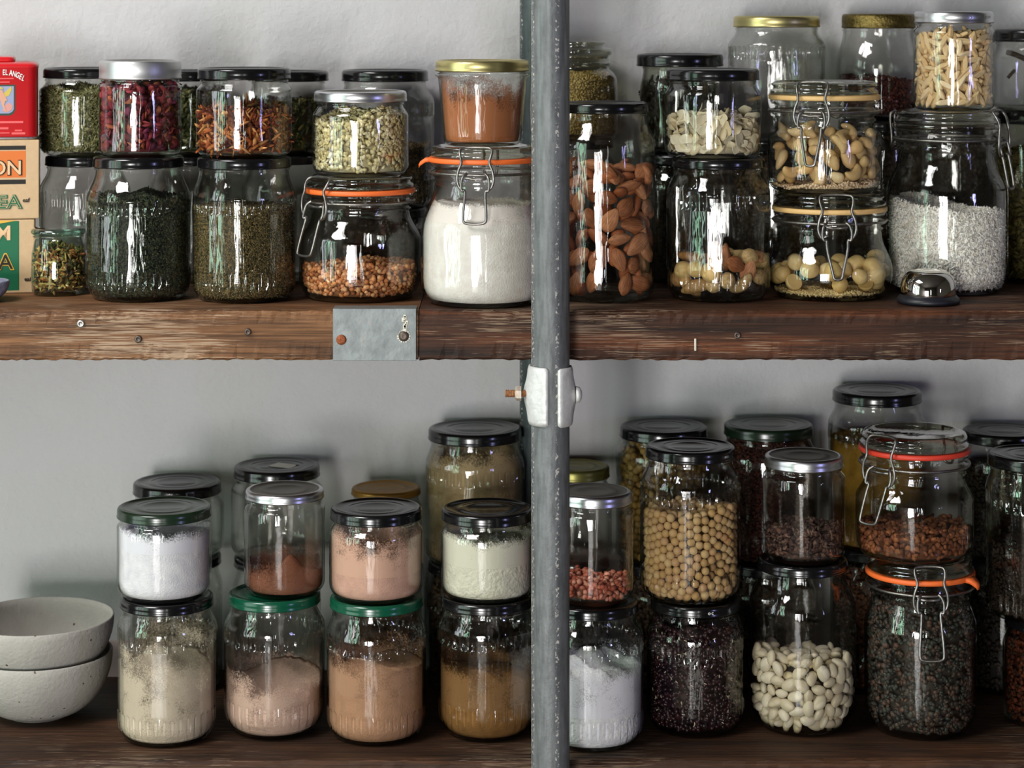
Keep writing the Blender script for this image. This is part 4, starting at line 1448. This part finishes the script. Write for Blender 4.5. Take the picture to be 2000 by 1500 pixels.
for i_, (k_, nm, lb, ct, cc_, y_) in enumerate((
        ('b16b', 'dark_leaf', 'dark dried leaf in the lower back-row jar behind the mixed nuts', 'dried leaves', [(46, 40, 26), (32, 30, 20)], 335),
        ('b19b', 'brown_leaf', 'brown dried leaf in the back-row jar behind the cashew jar', 'dried leaves', [(70, 56, 32), (50, 40, 24)], 310),
        ('b22b', 'brown_bark', 'dark brown bark pieces in the back-row jar behind the rice', 'bark', [(58, 44, 28), (42, 32, 22)], 268),
        ('b25b', 'dark_filling', 'dark brown filling of the narrow jar added behind the rice', 'seeds', [(58, 46, 32), (44, 34, 24)], 290),
        ('a7c', 'dark_spice', 'dark spice in the short back-row jar behind the buckwheat', 'spice', [(44, 34, 24), (32, 26, 18)], 440),
        ('c8b', 'brown_meal', 'brown meal in the back-row jar behind the pinkish brown powder', 'meal', [(84, 64, 42), (66, 52, 34)], 1130),
        ('c11b', 'dark_meal', 'dark meal in the back-row jar behind the mustard brown powder', 'meal', [(60, 44, 28), (46, 34, 22)], 1130),
        ('d14b', 'olive_grain', 'olive brown grain in the back-row jar behind the white crystals', 'grain', [(74, 62, 40), (56, 48, 30)], 1130),
        ('d17b', 'brown_beans', 'brown beans in the back-row jar behind the dark red beans', 'beans', [(62, 44, 26), (46, 32, 20)], 1140),
        ('d20b', 'dark_grain', 'dark grain in the back-row jar left of the white beans', 'grain', [(50, 36, 22), (36, 26, 18)], 1140),
        ('d23b', 'rust_lentils', 'rust brown lentils in the back-row jar behind the white beans', 'lentils', [(82, 46, 26), (60, 36, 22)], 1120),
        ('d26b', 'dark_lentil_mix', 'dark lentils in the back-row jar right of the clamp jars', 'lentils', [(40, 32, 24), (28, 24, 20)], 1120))):
    grains(k_, nm, lb, ct, cc_, (7, 5, 3), y_, dens=1.0, seed=60 + i_, wob=.6)
# pale rice-like specks among the dark beans lie on the glass
J = JARS['d19']
rg = np.random.default_rng(77)
n = 48
th = rg.uniform(-PI / 2 - 1.35, -PI / 2 + 1.35, n)
zz = rg.uniform(J['base'] + .006, level(J, 1240), n)
R = np.array([rin(J, q, 5.0) for q in zz]) - .0004
pp = np.column_stack([R * np.cos(th), R * np.sin(th), zz])
nn = np.column_stack([np.cos(th), np.sin(th), np.zeros(n)])
fr = frames_on(pp, nn, rg, .1)
S = np.tile(np.array([4.2, 1.2, .8]) * J['s'], (n, 1))
content_obj(J, 'pale_grains', merged('pale_grains', ICO1, pp, fr, S, np.tile(np.array(c3((206, 190, 164))[:3]), (n, 1)), attr_mat('pale_grain_matter')), 'stray pale grains scattered among the dark red beans', 'grains')

# --- powders
powder('a12', 'cream_flour', 'cream coloured flour filling the large orange-ringed clamp jar', (250, 240, 234), 412, amp=.0012, tilt=-.0035, cat='flour', seed=2, res=398, dens=.35, rough_edge=.0009)
powder('a13', 'orange_spice', 'orange brown spice powder in the gold-lidded tumbler', (176, 108, 68), 238, amp=.0025, tilt=-.001, seed=3, res=150, dens=.75, sc=50, cat='spice')
powder('c2', 'cream_meal', 'cream coloured meal in the ribbed jar beside the bowls', (208, 192, 170), 1358, amp=.0018, tilty=.022, seed=4, res=1225, dens=.12, cat='meal', rough_edge=.001)
powder('c3', 'white_powder', 'pure white powder in the dark green lidded jar', (242, 240, 250), 1068, amp=.001, seed=5, res=1040, dens=.7, cat='powder', rough_edge=.0006)
powder('c6', 'brown_powder', 'brown powder heaped in the silver-lidded jar', (128, 78, 56), 1143, amp=.0015, seed=6, sc=60, tilt=.001, hollow=(.004, .002, .011, -.017), cat='powder', res=1080, dens=.02, var=.2)
powder('c7', 'beige_powder', 'pinkish beige powder with a hollow in the green-lidded jar', (206, 172, 154), 1372, amp=.0015, tilt=.006, tilty=.014, seed=7, hollow=(-.004, -.004, .016, .013), cat='powder', res=1300, dens=.0)
powder('c9', 'pink_powder', 'pink powder in the squat jar', (214, 168, 150), 1108, amp=.0018, seed=8, res=1036, dens=.55, cat='powder', rough_edge=.0022, rescol=(220, 174, 152))
powder('c10', 'pinkish_brown_powder', 'pinkish brown powder in the dark green lidded ribbed jar', (180, 136, 106), 1330, amp=.0022, tilt=.005, seed=9, sc=60, cat='powder', res=1280, dens=.2)
powder('c12', 'lumpy_powder', 'lumpy greenish white powder in the squat jar beside the post', (224, 220, 202), 1082, amp=.003, seed=10, sc=110, res=1052, dens=.8, cat='powder', rough_edge=.002, bump=.002, bscale=260)
powder('c13', 'mustard_powder', 'mustard brown powder in the ribbed jar beside the post', (128, 90, 48), 1352, amp=.003, tilt=-.002, tilty=.003, seed=11, sc=70, cat='powder', res=1290, dens=.25, var=.2)
powder('c11', 'tan_meal', 'coarse tan meal in the tall back-row jar', (178, 152, 112), 925, amp=.003, tilt=-.006, seed=12, sc=50, cat='meal', res=880, dens=.5, var=.22, bump=.002, bscale=300)
powder('d16', 'white_crystals', 'white crystals in the ribbed jar at the foot of the post', (248, 246, 255), 1345, amp=.004, seed=13, sc=110, tilty=.010, res=1300, dens=.3, cat='crystals', bump=.0015, bscale=300)
powder('d23', 'mustard_meal', 'mustard yellow meal in the tallest back-row jar', (150, 112, 40), 872, amp=.001, seed=14, cat='meal', var=.2)

# --- things one could count
AL = rand_mat('almond_skin', [(164, 100, 62), (188, 120, 80), (206, 142, 100), (174, 108, 68), (196, 130, 90)], .6, .3, bump=.0005, bscale=.12, stretch=(.2, 2.2, 2.2), grain=.6)
almond = shaped('almond', AL, lambda v: Vector((v.x * 27, v.y * 16 * (1 - .28 * (v.x + .1) ** 2 + .20 * -v.x * (1 - v.x * v.x)), v.z * 9.5 * (1 - .25 * v.x * v.x))))
pieces('b15', 'almond', 'whole brown almond in the tall jar right of the post', 'almond', 'almonds in the tall jar', almond, AL, (27, 15, 9), 335, dens=.86, seed=31, wob=.55, amp=.004, restcols=[(150, 84, 48), (170, 98, 58)], tilt=-.003)
CA = rand_mat('cashew_nut', [(224, 190, 136), (214, 176, 118), (232, 206, 160), (222, 170, 96)], .5, .35, bump=.0003, bscale=.2, grain=.12)


def cashew_fn(v):
    t = v.x
    a = t * 1.15
    rr_ = 18
    cxx, cyy = rr_ * math.sin(a) * 1.15, rr_ * (1 - math.cos(a)) * 1.35
    w = 9.5 * (1 - .25 * t * t) * (1 + .12 * t)
    n = Vector((-math.sin(a), math.cos(a), 0))
    k = math.sqrt(max(0, 1 - t * t))
    return Vector((cxx, cyy - 9, 0)) + n * v.y * w * 1.15 + Vector((math.cos(a) * (t * .25) * 9, math.sin(a) * t * .25 * 9, 0)) + Vector((0, 0, v.z * w))


cashew = shaped('cashew', CA, cashew_fn)
cashew2 = shaped('broken_cashew', CA, lambda v: Vector((v.x * 15, v.y * 12 * (1 - .3 * v.x), max(-.3, v.z) * 10)))
pieces('b20', 'cashew_nut', 'cashew nut in the upper clamp jar with pale ring', 'cashew nut', 'cashews in the squat clamp jar', [cashew, cashew2, cashew], CA, (22, 16, 11), 262, dens=.98, seed=32, wob=.6, amp=.004, tilt=-.005, restcols=[(214, 180, 126), (204, 168, 110)])
grains('b20', 'cashew_crumbs', 'cashew crumbs at the bottom of the squat clamp jar', 'nut crumbs', [(236, 208, 176), (228, 198, 160)], (3, 2.4, 2), 362, dens=.8, seed=33, tilt=.004, corec=(226, 198, 160))
MA = rand_mat('macadamia_nut', [(224, 192, 132), (214, 178, 110), (232, 206, 150), (206, 166, 98)], .45, .4, bump=.0003, bscale=.15, grain=.1)
maca = shaped('macadamia', MA, lambda v: Vector((v.x * 18.5, v.y * 17.5, v.z * 17)) * (1 + .03 * math.sin(v.x * 5 + v.y * 3)))
macah = shaped('macadamia_half', MA, lambda v: Vector((v.x * 18, v.y * 17, max(-.15, v.z) * 16)))
pieces('b21', 'macadamia_nut', 'round pale macadamia nut in the lower clamp jar with pale ring', 'macadamia nut', 'macadamias in the lower clamp jar', [maca, macah, maca, maca], MA, (17.5, 16.5, 15), 524, dens=.95, seed=34, wob=1.2, amp=.004, sc=120, topfill=.8, span=115)
grains('b21', 'macadamia_crumbs', 'macadamia crumbs covering the bottom of the lower clamp jar', 'nut crumbs', [(236, 212, 158), (226, 200, 140)], (3, 2.4, 2), 579, dens=1.0, seed=35, corec=(226, 200, 140))
MXN = rand_mat('mixed_nut_skin', [(206, 166, 100), (150, 86, 50), (222, 190, 130), (110, 58, 38), (214, 176, 110), (176, 120, 70)], .5, .35, bump=.0003, bscale=.18, grain=.4)
braz = shaped('brazil_nut', MXN, lambda v: Vector((v.x * 34, v.y * 14 * (1 - .3 * v.x * v.x), v.z * 12 - 3 * v.x * v.x * 2)))
hazel = shaped('hazelnut', MXN, lambda v: Vector((v.x * 16, v.y * 15, v.z * 15)))
pieces('b18', 'shelled_nut', 'shelled nut at the bottom of the jar under the coconut flakes', 'nut', 'mixed nuts in the ribbed jar', [hazel, maca, braz, hazel, almond], MXN, (19, 16, 13), 508, dens=.95, seed=36, wob=.9, amp=.005, sc=90, topfill=.9)
CO = rand_mat('coconut_flesh', [(232, 220, 186), (240, 230, 204), (224, 206, 166)], .6, .3)


def flake_fn(v):
    x, y = v.x * 15, v.y * 9 * (1 + .25 * math.sin(v.x * 4))
    return Vector((x, y, v.z * 1.3 + .012 * x * x + .02 * y * y))


flake = shaped('coconut_flake', CO, flake_fn)
pieces('b17', 'coconut_flake', 'curved white coconut flake in the squat black-lidded jar', 'coconut flake', 'coconut flakes in the squat jar', flake, CO, (15, 9, 4), 232, dens=1.5, seed=37, wob=1.0, amp=.005, sc=60, tilt=-.001, restcols=[(228, 214, 180), (222, 206, 170)], szv=.3, core_in=16)
SL = rand_mat('slivered_almond', [(238, 208, 160), (230, 194, 140), (244, 220, 180)], .55, .3, bump=.0002, bscale=.3, grain=.08)
sliv = shaped('sliver', SL, lambda v: Vector((v.x * 19, max(-.75, min(.75, v.y)) * 6.5 * (1 - .45 * v.x ** 4), max(-.7, min(.7, v.z)) * 5.5)))
pieces('b23', 'slivered_almond', 'pale slivered almond piece in the silver-lidded jar on the rice jar', 'almond sliver', 'slivered almonds in the packed jar', sliv, SL, (16, 6, 4.6), 66, dens=1.35, seed=38, wob=.45, amp=.001, restcols=[(226, 192, 142), (216, 180, 128)], szv=.12, core_in=22)
WB = rand_mat('white_bean', [(212, 198, 170), (202, 186, 156), (222, 210, 186)], .42, .5)
bean = shaped('bean', WB, lambda v: Vector((v.x * 15.5, v.y * 10.0 + (-2.4 * (1 - v.x * v.x * 2) if True else 0) * .5 * (1 if v.y < 0 else .3), v.z * 7.5)))
pieces('d22', 'white_bean', 'white bean in the large jar under the silver-lidded brown flakes', 'bean', 'white beans in the large jar', bean, WB, (14.8, 9.6, 7.2), 1300, dens=.95, seed=39, wob=.45, amp=.002, tilt=-.004, restcols=[(206, 190, 152), (196, 180, 142)], span=105, szv=.2)
CP = rand_mat('dried_pea', [(206, 170, 118), (196, 156, 100), (216, 184, 134), (188, 150, 98), (202, 160, 116)], .6, .3)
pea = shaped('pea', CP, lambda v: Vector((v.x * 8.3, v.y * 8.1, v.z * 7.9)))
pieces('d18', 'dried_pea', 'round beige dried pea in the large ribbed jar', 'pea', 'beige dried peas in the ribbed jar', pea, CP, (8.3, 8.2, 8.0), 1008, dens=.97, seed=40, wob=1, amp=.002, tilt=.002, restcols=[(176, 138, 90), (166, 130, 84)], span=92, szv=.06, limit=300)
# dark twig in the top right jar
J = JARS['b24']
s = J['s']
pts = [Vector((-10, 0, 8)), Vector((-6, -4, 30)), Vector((2, 0, 56)), Vector((0, 4, 80)), Vector((-14, 6, 96)), Vector((-40, 8, 108)), Vector((-56, 6, 112))]
V, Fc = tube(smooth_path([p_ * s for p_ in pts], 2), 5.5 * s, 8)
V2, F2 = tube(smooth_path([p_ * s for p_ in (Vector((0, 0, 40)), Vector((14, -3, 56)), Vector((20, -2, 76)), Vector((19, 0, 84)))], 2), 4 * s, 8)
V3, F3 = tube([p_ * s for p_ in (Vector((-58, -10, 62)), Vector((-48, -12, 74)), Vector((-44, -12, 78)))], 3.4 * s, 8)
V, Fc = joinm([(V, Fc), (V2, F2), (V3, F3)])
tag(link('dried_twig', mesh('dried_twig', V, Fc, simple('dark_bark', (58, 44, 32), .8, var=.3, scale=300)), None, (J['x'], J['d'], J['z'])), 'dark crooked twig inside the jar at the top right corner', 'twig')

# ================================================================== TIN, TEA BOXES, BOWLS, BELL
KRAFT = simple('pale_wood_ply', (206, 174, 134), .6, var=.05, scale=200)
BLK_INK = simple('black_ink', (30, 26, 20), .7)
ORG_INK = simple('orange_ink', (222, 116, 44), .6)
GRN_INK = simple('green_ink', (6, 102, 66), .6)
YEL_INK = simple('yellow_ink', (226, 178, 62), .6)
CRM_INK = simple('cream_ink', (232, 192, 146), .6)
db = .2564 * F / (572 - Y0)


def flat(name, x0, x1, y0, y1, m, parent, lay=1, d=None):
    """a printed patch given by pixel edges on the front of a box"""
    d = d or db
    a, b = PX(x0, y1, d), PX(x1, y0, d)
    V, Fc = box(a.x, b.x, d - .00012 * lay, d + .0002, a.z, b.z)
    V = [(x - parent.location.x, y - parent.location.y, z - parent.location.z) for x, y, z in V]
    return link(name, mesh(name, V, Fc, m, smooth=False), parent)


def tea_box(x1, y0, y1, label):
    a, b = PX(-110, y1, db), PX(x1, y0, db)
    e = empty('tea_box', ((a.x + b.x) / 2, db + .04, a.z), label, 'box')
    V, Fc = box(a.x - e.location.x, b.x - e.location.x, -.04, .045, 0, b.z - a.z, .0012)
    link('carton', mesh('carton', V, Fc, KRAFT, smooth=False), e)
    return e


zb = CZ - (572 - Y0) * db / F
b2 = tea_box(68, 428, 572, 'lower pale wooden tea box with green printed panel, on the shelf under the orange one')
flat('green_panel', -100, 38, 431, 566, GRN_INK, b2, 1)
V = [PX(px, py, db) for px, py in ((-100, 428), (34, 430), (-100, 452))]
V = [(v.x - b2.location.x, v.y - .0004 - b2.location.y, v.z - b2.location.z) for v in V]
V += [(x, y + .0003, z) for x, y, z in V]
link('yellow_corner', mesh('yellow_corner', V, [(0, 2, 1), (3, 4, 5), (0, 1, 4, 3), (1, 2, 5, 4), (2, 0, 3, 5)], YEL_INK, smooth=False), b2)


def btext(body, px, py, hpx, m, par, off=0.0, align='LEFT', lay=.0005, sx=1.0):
    q = PX(px, py, db)
    return text('lettering', body, (q.x - par.location.x, db - lay - par.location.y, q.z - par.location.z), hpx * db / F / .70, m, par, .0001, align=align, off=off, sx=sx)


btext('M', 23, 467, 27, CRM_INK, b2, .0005, 'RIGHT')
btext('A', 27, 525, 31, YEL_INK, b2, .0007, 'RIGHT')
btext('A', 26, 524, 29, BLK_INK, b2, .0001, 'RIGHT', .0008)
btext('eaf', 61, 548, 8, BLK_INK, b2, .0001, 'RIGHT')
b1 = tea_box(77, 273, 427, 'pale tea box with orange printed panel, between red tin and green-panelled box')
flat('black_bar', -100, 51, 284, 292, BLK_INK, b1, 1)
flat('orange_panel', -100, 51, 294, 346, ORG_INK, b1, 1)
flat('black_bar', -100, 51, 350, 359, BLK_INK, b1, 1)
btext('ON', 45, 340, 27, BLK_INK, b1, .0009, 'RIGHT')
btext('ON', 44, 340, 27, CRM_INK, b1, .0002, 'RIGHT', .0008)
btext('EA', 42, 405, 24, GRN_INK, b1, .0010, 'RIGHT', sx=1.15)
btext('EA', 41, 405, 24, CRM_INK, b1, .0003, 'RIGHT', .0008, sx=1.15)
btext('EA', 41, 405, 24, GRN_INK, b1, -.0001, 'RIGHT', .0010, sx=1.15)
btext('eaf', 58, 394, 8, BLK_INK, b1, .0001, 'RIGHT')

# red tin
TINR = simple('red_painted_tin', (206, 24, 32), .3, spec=.6, coat=.3)
zt0 = CZ - (270 - Y0) * db / F
tb, tt = PX(-90, 269, db), PX(74, 125, db)
te = empty('spice_tin', ((tb.x + tt.x) / 2, db + .035, b1.location.z + (428 - 273) * db / F - .0005), 'red painted spice tin with winged figure label, standing on the tea boxes', 'tin')
s = db / F


def rrect(hx, hy, rad, z, n=8):
    out = []
    for cx_, cy_, a0 in ((hx - rad, hy - rad, 0), (-hx + rad, hy - rad, 90), (-hx + rad, -hy + rad, 180), (hx - rad, -hy + rad, 270)):
        for i in range(n + 1):
            a = math.radians(a0 + 90 * i / n)
            out.append((cx_ + rad * math.cos(a), cy_ + rad * math.sin(a), z))
    return out


def loft(rings, cap=True):
    V, Fc = [], []
    k = len(rings[0])
    for r_ in rings: V += r_
    for i in range(len(rings) - 1):
        for j in range(k):
            Fc.append((i * k + j, i * k + (j + 1) % k, (i + 1) * k + (j + 1) % k, (i + 1) * k + j))
    if cap:
        Fc.append(tuple(range(k))[::-1])
        Fc.append(tuple(range((len(rings) - 1) * k, len(rings) * k)))
    return V, Fc


hx, hy = (tt.x - tb.x) / 2, .035
hz = 145 * s
R_ = .009
V, Fc = loft([rrect(hx + g, hy + g, R_ + g, z) for g, z in ((-.0004, 6 * s), (0, 8 * s), (0, hz - 6 * s), (.0006, hz - 4 * s), (.0006, hz), (-.001, hz + 3 * s), (-.004, hz + 6 * s), (-.012, hz + 7 * s))])
link('tin_body', mesh('tin_body', V, Fc, TINR), te)
V, Fc = loft([rrect(hx + g, hy + g, R_, z) for g, z in ((-.002, 0), (-.0006, .5 * s), (-.0004, 5 * s), (-.0010, 6.5 * s))])
link('bottom_rim', mesh('bottom_rim', V, Fc, SILVER), te)
V, Fc = loft([rrect(hx * .62 + g, hy * .7 + g, .006, hz + z) for g, z in ((0, 5 * s), (0, 13 * s), (-.001, 16 * s), (-.004, 17 * s))])
link('tin_lid', mesh('tin_lid', V, Fc, TINR), te, (-.006, 0, 0))


def poly(name, pts, m, parent, lay, dd):
    V = [PX(px, py, dd) for px, py in pts]
    n = len(V)
    V = [(v.x - parent.location.x, dd - .0002 * lay - parent.location.y, v.z - parent.location.z) for v in V]
    V += [(x, y + .00015, z) for x, y, z in V]
    Fc = [tuple(range(n)), tuple(range(n, 2 * n))[::-1]] + [(i, n + i, n + (i + 1) % n, (i + 1) % n) for i in range(n)]
    return link(name, mesh(name, V, Fc, m, smooth=False), parent)


PINK = simple('pink_print', (232, 96, 96), .5)
SKY = simple('pale_blue_print', (150, 158, 190), .5)
DG = simple('dark_green_print', (34, 62, 46), .5)
FL = simple('flesh_print', (216, 160, 130), .5)
YW = simple('yellow_print', (206, 182, 74), .5)
poly('label_border', [(-60, 165), (31, 165), (31, 214), (28, 221), (21, 225), (-60, 225)], DG, te, 1, db)
poly('label_picture', [(-60, 168), (28, 168), (28, 213), (25, 218), (19, 221), (-60, 221)], SKY, te, 2, db)
poly('wing', [(8, 182), (15, 176), (23, 168), (24, 175), (19, 186), (12, 189)], YW, te, 3, db)
poly('wing', [(-8, 176), (-2, 172), (1, 183), (-6, 190)], YW, te, 3, db)
poly('figure', [(2, 176), (6, 175), (8, 180), (11, 186), (16, 196), (12, 197), (10, 204), (14, 216), (12, 217), (5, 204), (2, 192), (0, 184)], FL, te, 4, db)
poly('halo', [(0, 172), (3, 169), (7, 171), (8, 175), (5, 173), (2, 174)], YW, te, 5, db)
poly('cloud', [(12, 204), (20, 200), (26, 206), (24, 214), (15, 219), (6, 216)], simple('pinkish_print', (214, 150, 140), .5), te, 3, db)
for i, (ch, px, py, rot) in enumerate([('E', 9, 146, 0), ('L', 14, 146, -3), ('A', 22, 147, -6), ('N', 28, 149, -12), ('G', 34, 151, -18), ('E', 39, 154, -22), ('L', 44, 157, -26)]):
    q = PX(px, py, db)
    text('lettering', ch, (q.x - te.location.x, db - .0006 - te.location.y, q.z - te.location.z), 10.5 * s / .7, WHITE_INK, te, .0001, (PI / 2, math.radians(-rot), 0), 'CENTER', .00015, .62)
for (x0, x1, y0, y1) in ((-60, 28, 152, 154), (-60, 20, 159, 161), (-60, 46, 236, 240), (-60, 18, 248, 252), (-60, 20, 258, 260), (24, 50, 258, 262), (30, 44, 253, 256)):
    flat('printed_line', x0, x1, y0, y1, PINK, te, 3)

bpy.context.view_layer.update()
for e_, cx_ in ((b1, PX(77, 300, db).x), (b2, PX(68, 500, db).x), (te, tt.x)):
    ang = math.atan2(-cx_, db) * .96
    rel = Vector((e_.location.x - cx_, e_.location.y - db))
    e_.location.x = cx_ + rel.x * math.cos(ang) - rel.y * math.sin(ang)
    e_.location.y = db + rel.x * math.sin(ang) + rel.y * math.cos(ang)
    e_.rotation_euler = (0, 0, ang)

# stoneware bowls
STONE = simple('speckled_stoneware', (168, 164, 156), .75, var=.06, scale=60, bump=.0006, bscale=300, spec=.25)
nt = STONE.node_tree
b_ = nt.nodes['Principled BSDF']
vor = N(nt, 'ShaderNodeTexVoronoi', i_Scale=110.0)
tcn = N(nt, 'ShaderNodeTexCoord')
nt.links.new(tcn.outputs['Object'], vor.inputs['Vector'])
lt = N(nt, 'ShaderNodeMath', operation='LESS_THAN')
lt.inputs[1].default_value = .13
nt.links.new(vor.outputs['Distance'], lt.inputs[0])
ns = N(nt, 'ShaderNodeTexNoise', i_Scale=60.0)
nt.links.new(tcn.outputs['Object'], ns.inputs['Vector'])
gt = N(nt, 'ShaderNodeMath', operation='GREATER_THAN')
gt.inputs[1].default_value = .50
nt.links.new(ns.outputs['Fac'], gt.inputs[0])
ml = N(nt, 'ShaderNodeMath', operation='MULTIPLY')
nt.links.new(lt.outputs[0], ml.inputs[0])
nt.links.new(gt.outputs[0], ml.inputs[1])
mxn = N(nt, 'ShaderNodeMix', data_type='RGBA')
mxn.inputs[7].default_value = c3((92, 74, 56))
src = b_.inputs['Base Color'].links[0].from_socket
nt.links.new(ml.outputs[0], mxn.inputs[0])
nt.links.new(src, mxn.inputs[6])
nt.links.new(mxn.outputs[2], b_.inputs['Base Color'])

dbw = .641 * F / (1394 - Y0)
sb = dbw / F
bx = (75 - 1000) * sb


def bowl(z, R, H, label, m=None, x=bx, d=dbw, foot=.45, s_=sb, name='stoneware_bowl', cat='bowl'):
    out = [(foot * R - 4, 0), (foot * R, 1), (foot * R + 3, 5)]
    for i in range(1, 15):
        t = i / 14
        out.append((foot * R + 3 + (R - foot * R - 3) * math.sin(t * PI / 2) ** .82, 5 + (H - 5) * (t ** 1.35)))
    prof = [(0, 3), (foot * R - 8, 3)] + out + [(R - 1, H + 2), (R - 3, H + 2.5), (R - 5, H + 1)]
    for i in range(13, -1, -1):
        t = i / 14
        prof.append((max(0, foot * R - 4 + (R - foot * R - 1) * math.sin(t * PI / 2) ** .82), 13 + (H - 12) * (t ** 1.35)))
    prof.append((0, 12))
    rr2 = random.Random(int(z * 1000))
    ph = rr2.uniform(0, 6)
    V, Fc = lathe([(a * s_, b * s_) for a, b in prof], 96, lambda a, zz: 1 + .006 * math.sin(2 * a + ph) + .0012 * math.sin(zz / s_ * .45))
    return tag(link(name, mesh(name, V, Fc, m or STONE), None, (x, d, z)), label, cat)


bowl(SZ2, 144, 122, 'off-white speckled stoneware bowl at the bottom of the stack on the lower shelf', foot=.42)
bowl(SZ2 + 70 * sb, 146, 119, 'off-white speckled stoneware bowl on top, nested in the other bowl', foot=.42)
# bit of a blue-grey bowl in front of the tea boxes
dg = .2564 * F / (588 - Y0)
bowl(SZ1, 52, 38, 'small blue-grey rough bowl cut by the left edge, in front of the tea boxes', simple('blue_grey_stoneware', (128, 130, 150), .7, var=.25, scale=260, bump=.001, bscale=400), (-34 - 1000) * dg / F, dg, .45, dg / F, 'rough_bowl')

# paper label leaning on the wall behind the bowls
pz = PX(218, 1316, 2.14)
V, Fc = box(-.012, .012, -.0006, .0006, 0, .034)
o = link('paper_card', mesh('paper_card', V, Fc, simple('pinkish_paper', (206, 184, 180), .8), smooth=False), None, (pz.x, 2.165, SZ2 + .0005))
o.rotation_euler = (-.10, 0, 0)
tag(o, 'pale pinkish paper card standing between the bowls and the cream meal jar', 'card')

# polished metal dome on a black foot
dd = .2564 * F / (592 - Y0)
s = dd / F
e = empty('metal_dome', ((1813 - 1000) * s, dd, SZ1), 'small polished steel dome on a black rubber foot, in front of the rice jar', 'dome')
V, Fc = lathe([(a * s, b * s) for a, b in [(0, 0), (56, 0), (60, 2), (61, 7), (59, 12), (56, 14), (54, 17), (0, 17)]], 72)
link('rubber_foot', mesh('rubber_foot', V, Fc, simple('black_rubber', (26, 27, 34), .45)), e)
V, Fc = lathe([(a * s, b * s) for a, b in [(0, 14), (53, 15), (54, 20), (53.5, 32), (51, 44), (46, 54), (40, 60), (35, 63), (33, 63.5), (31, 62), (0, 60)]], 72)
link('steel_dome', mesh('steel_dome', V, Fc, simple('polished_steel', (215, 213, 210), .04, 1)), e)
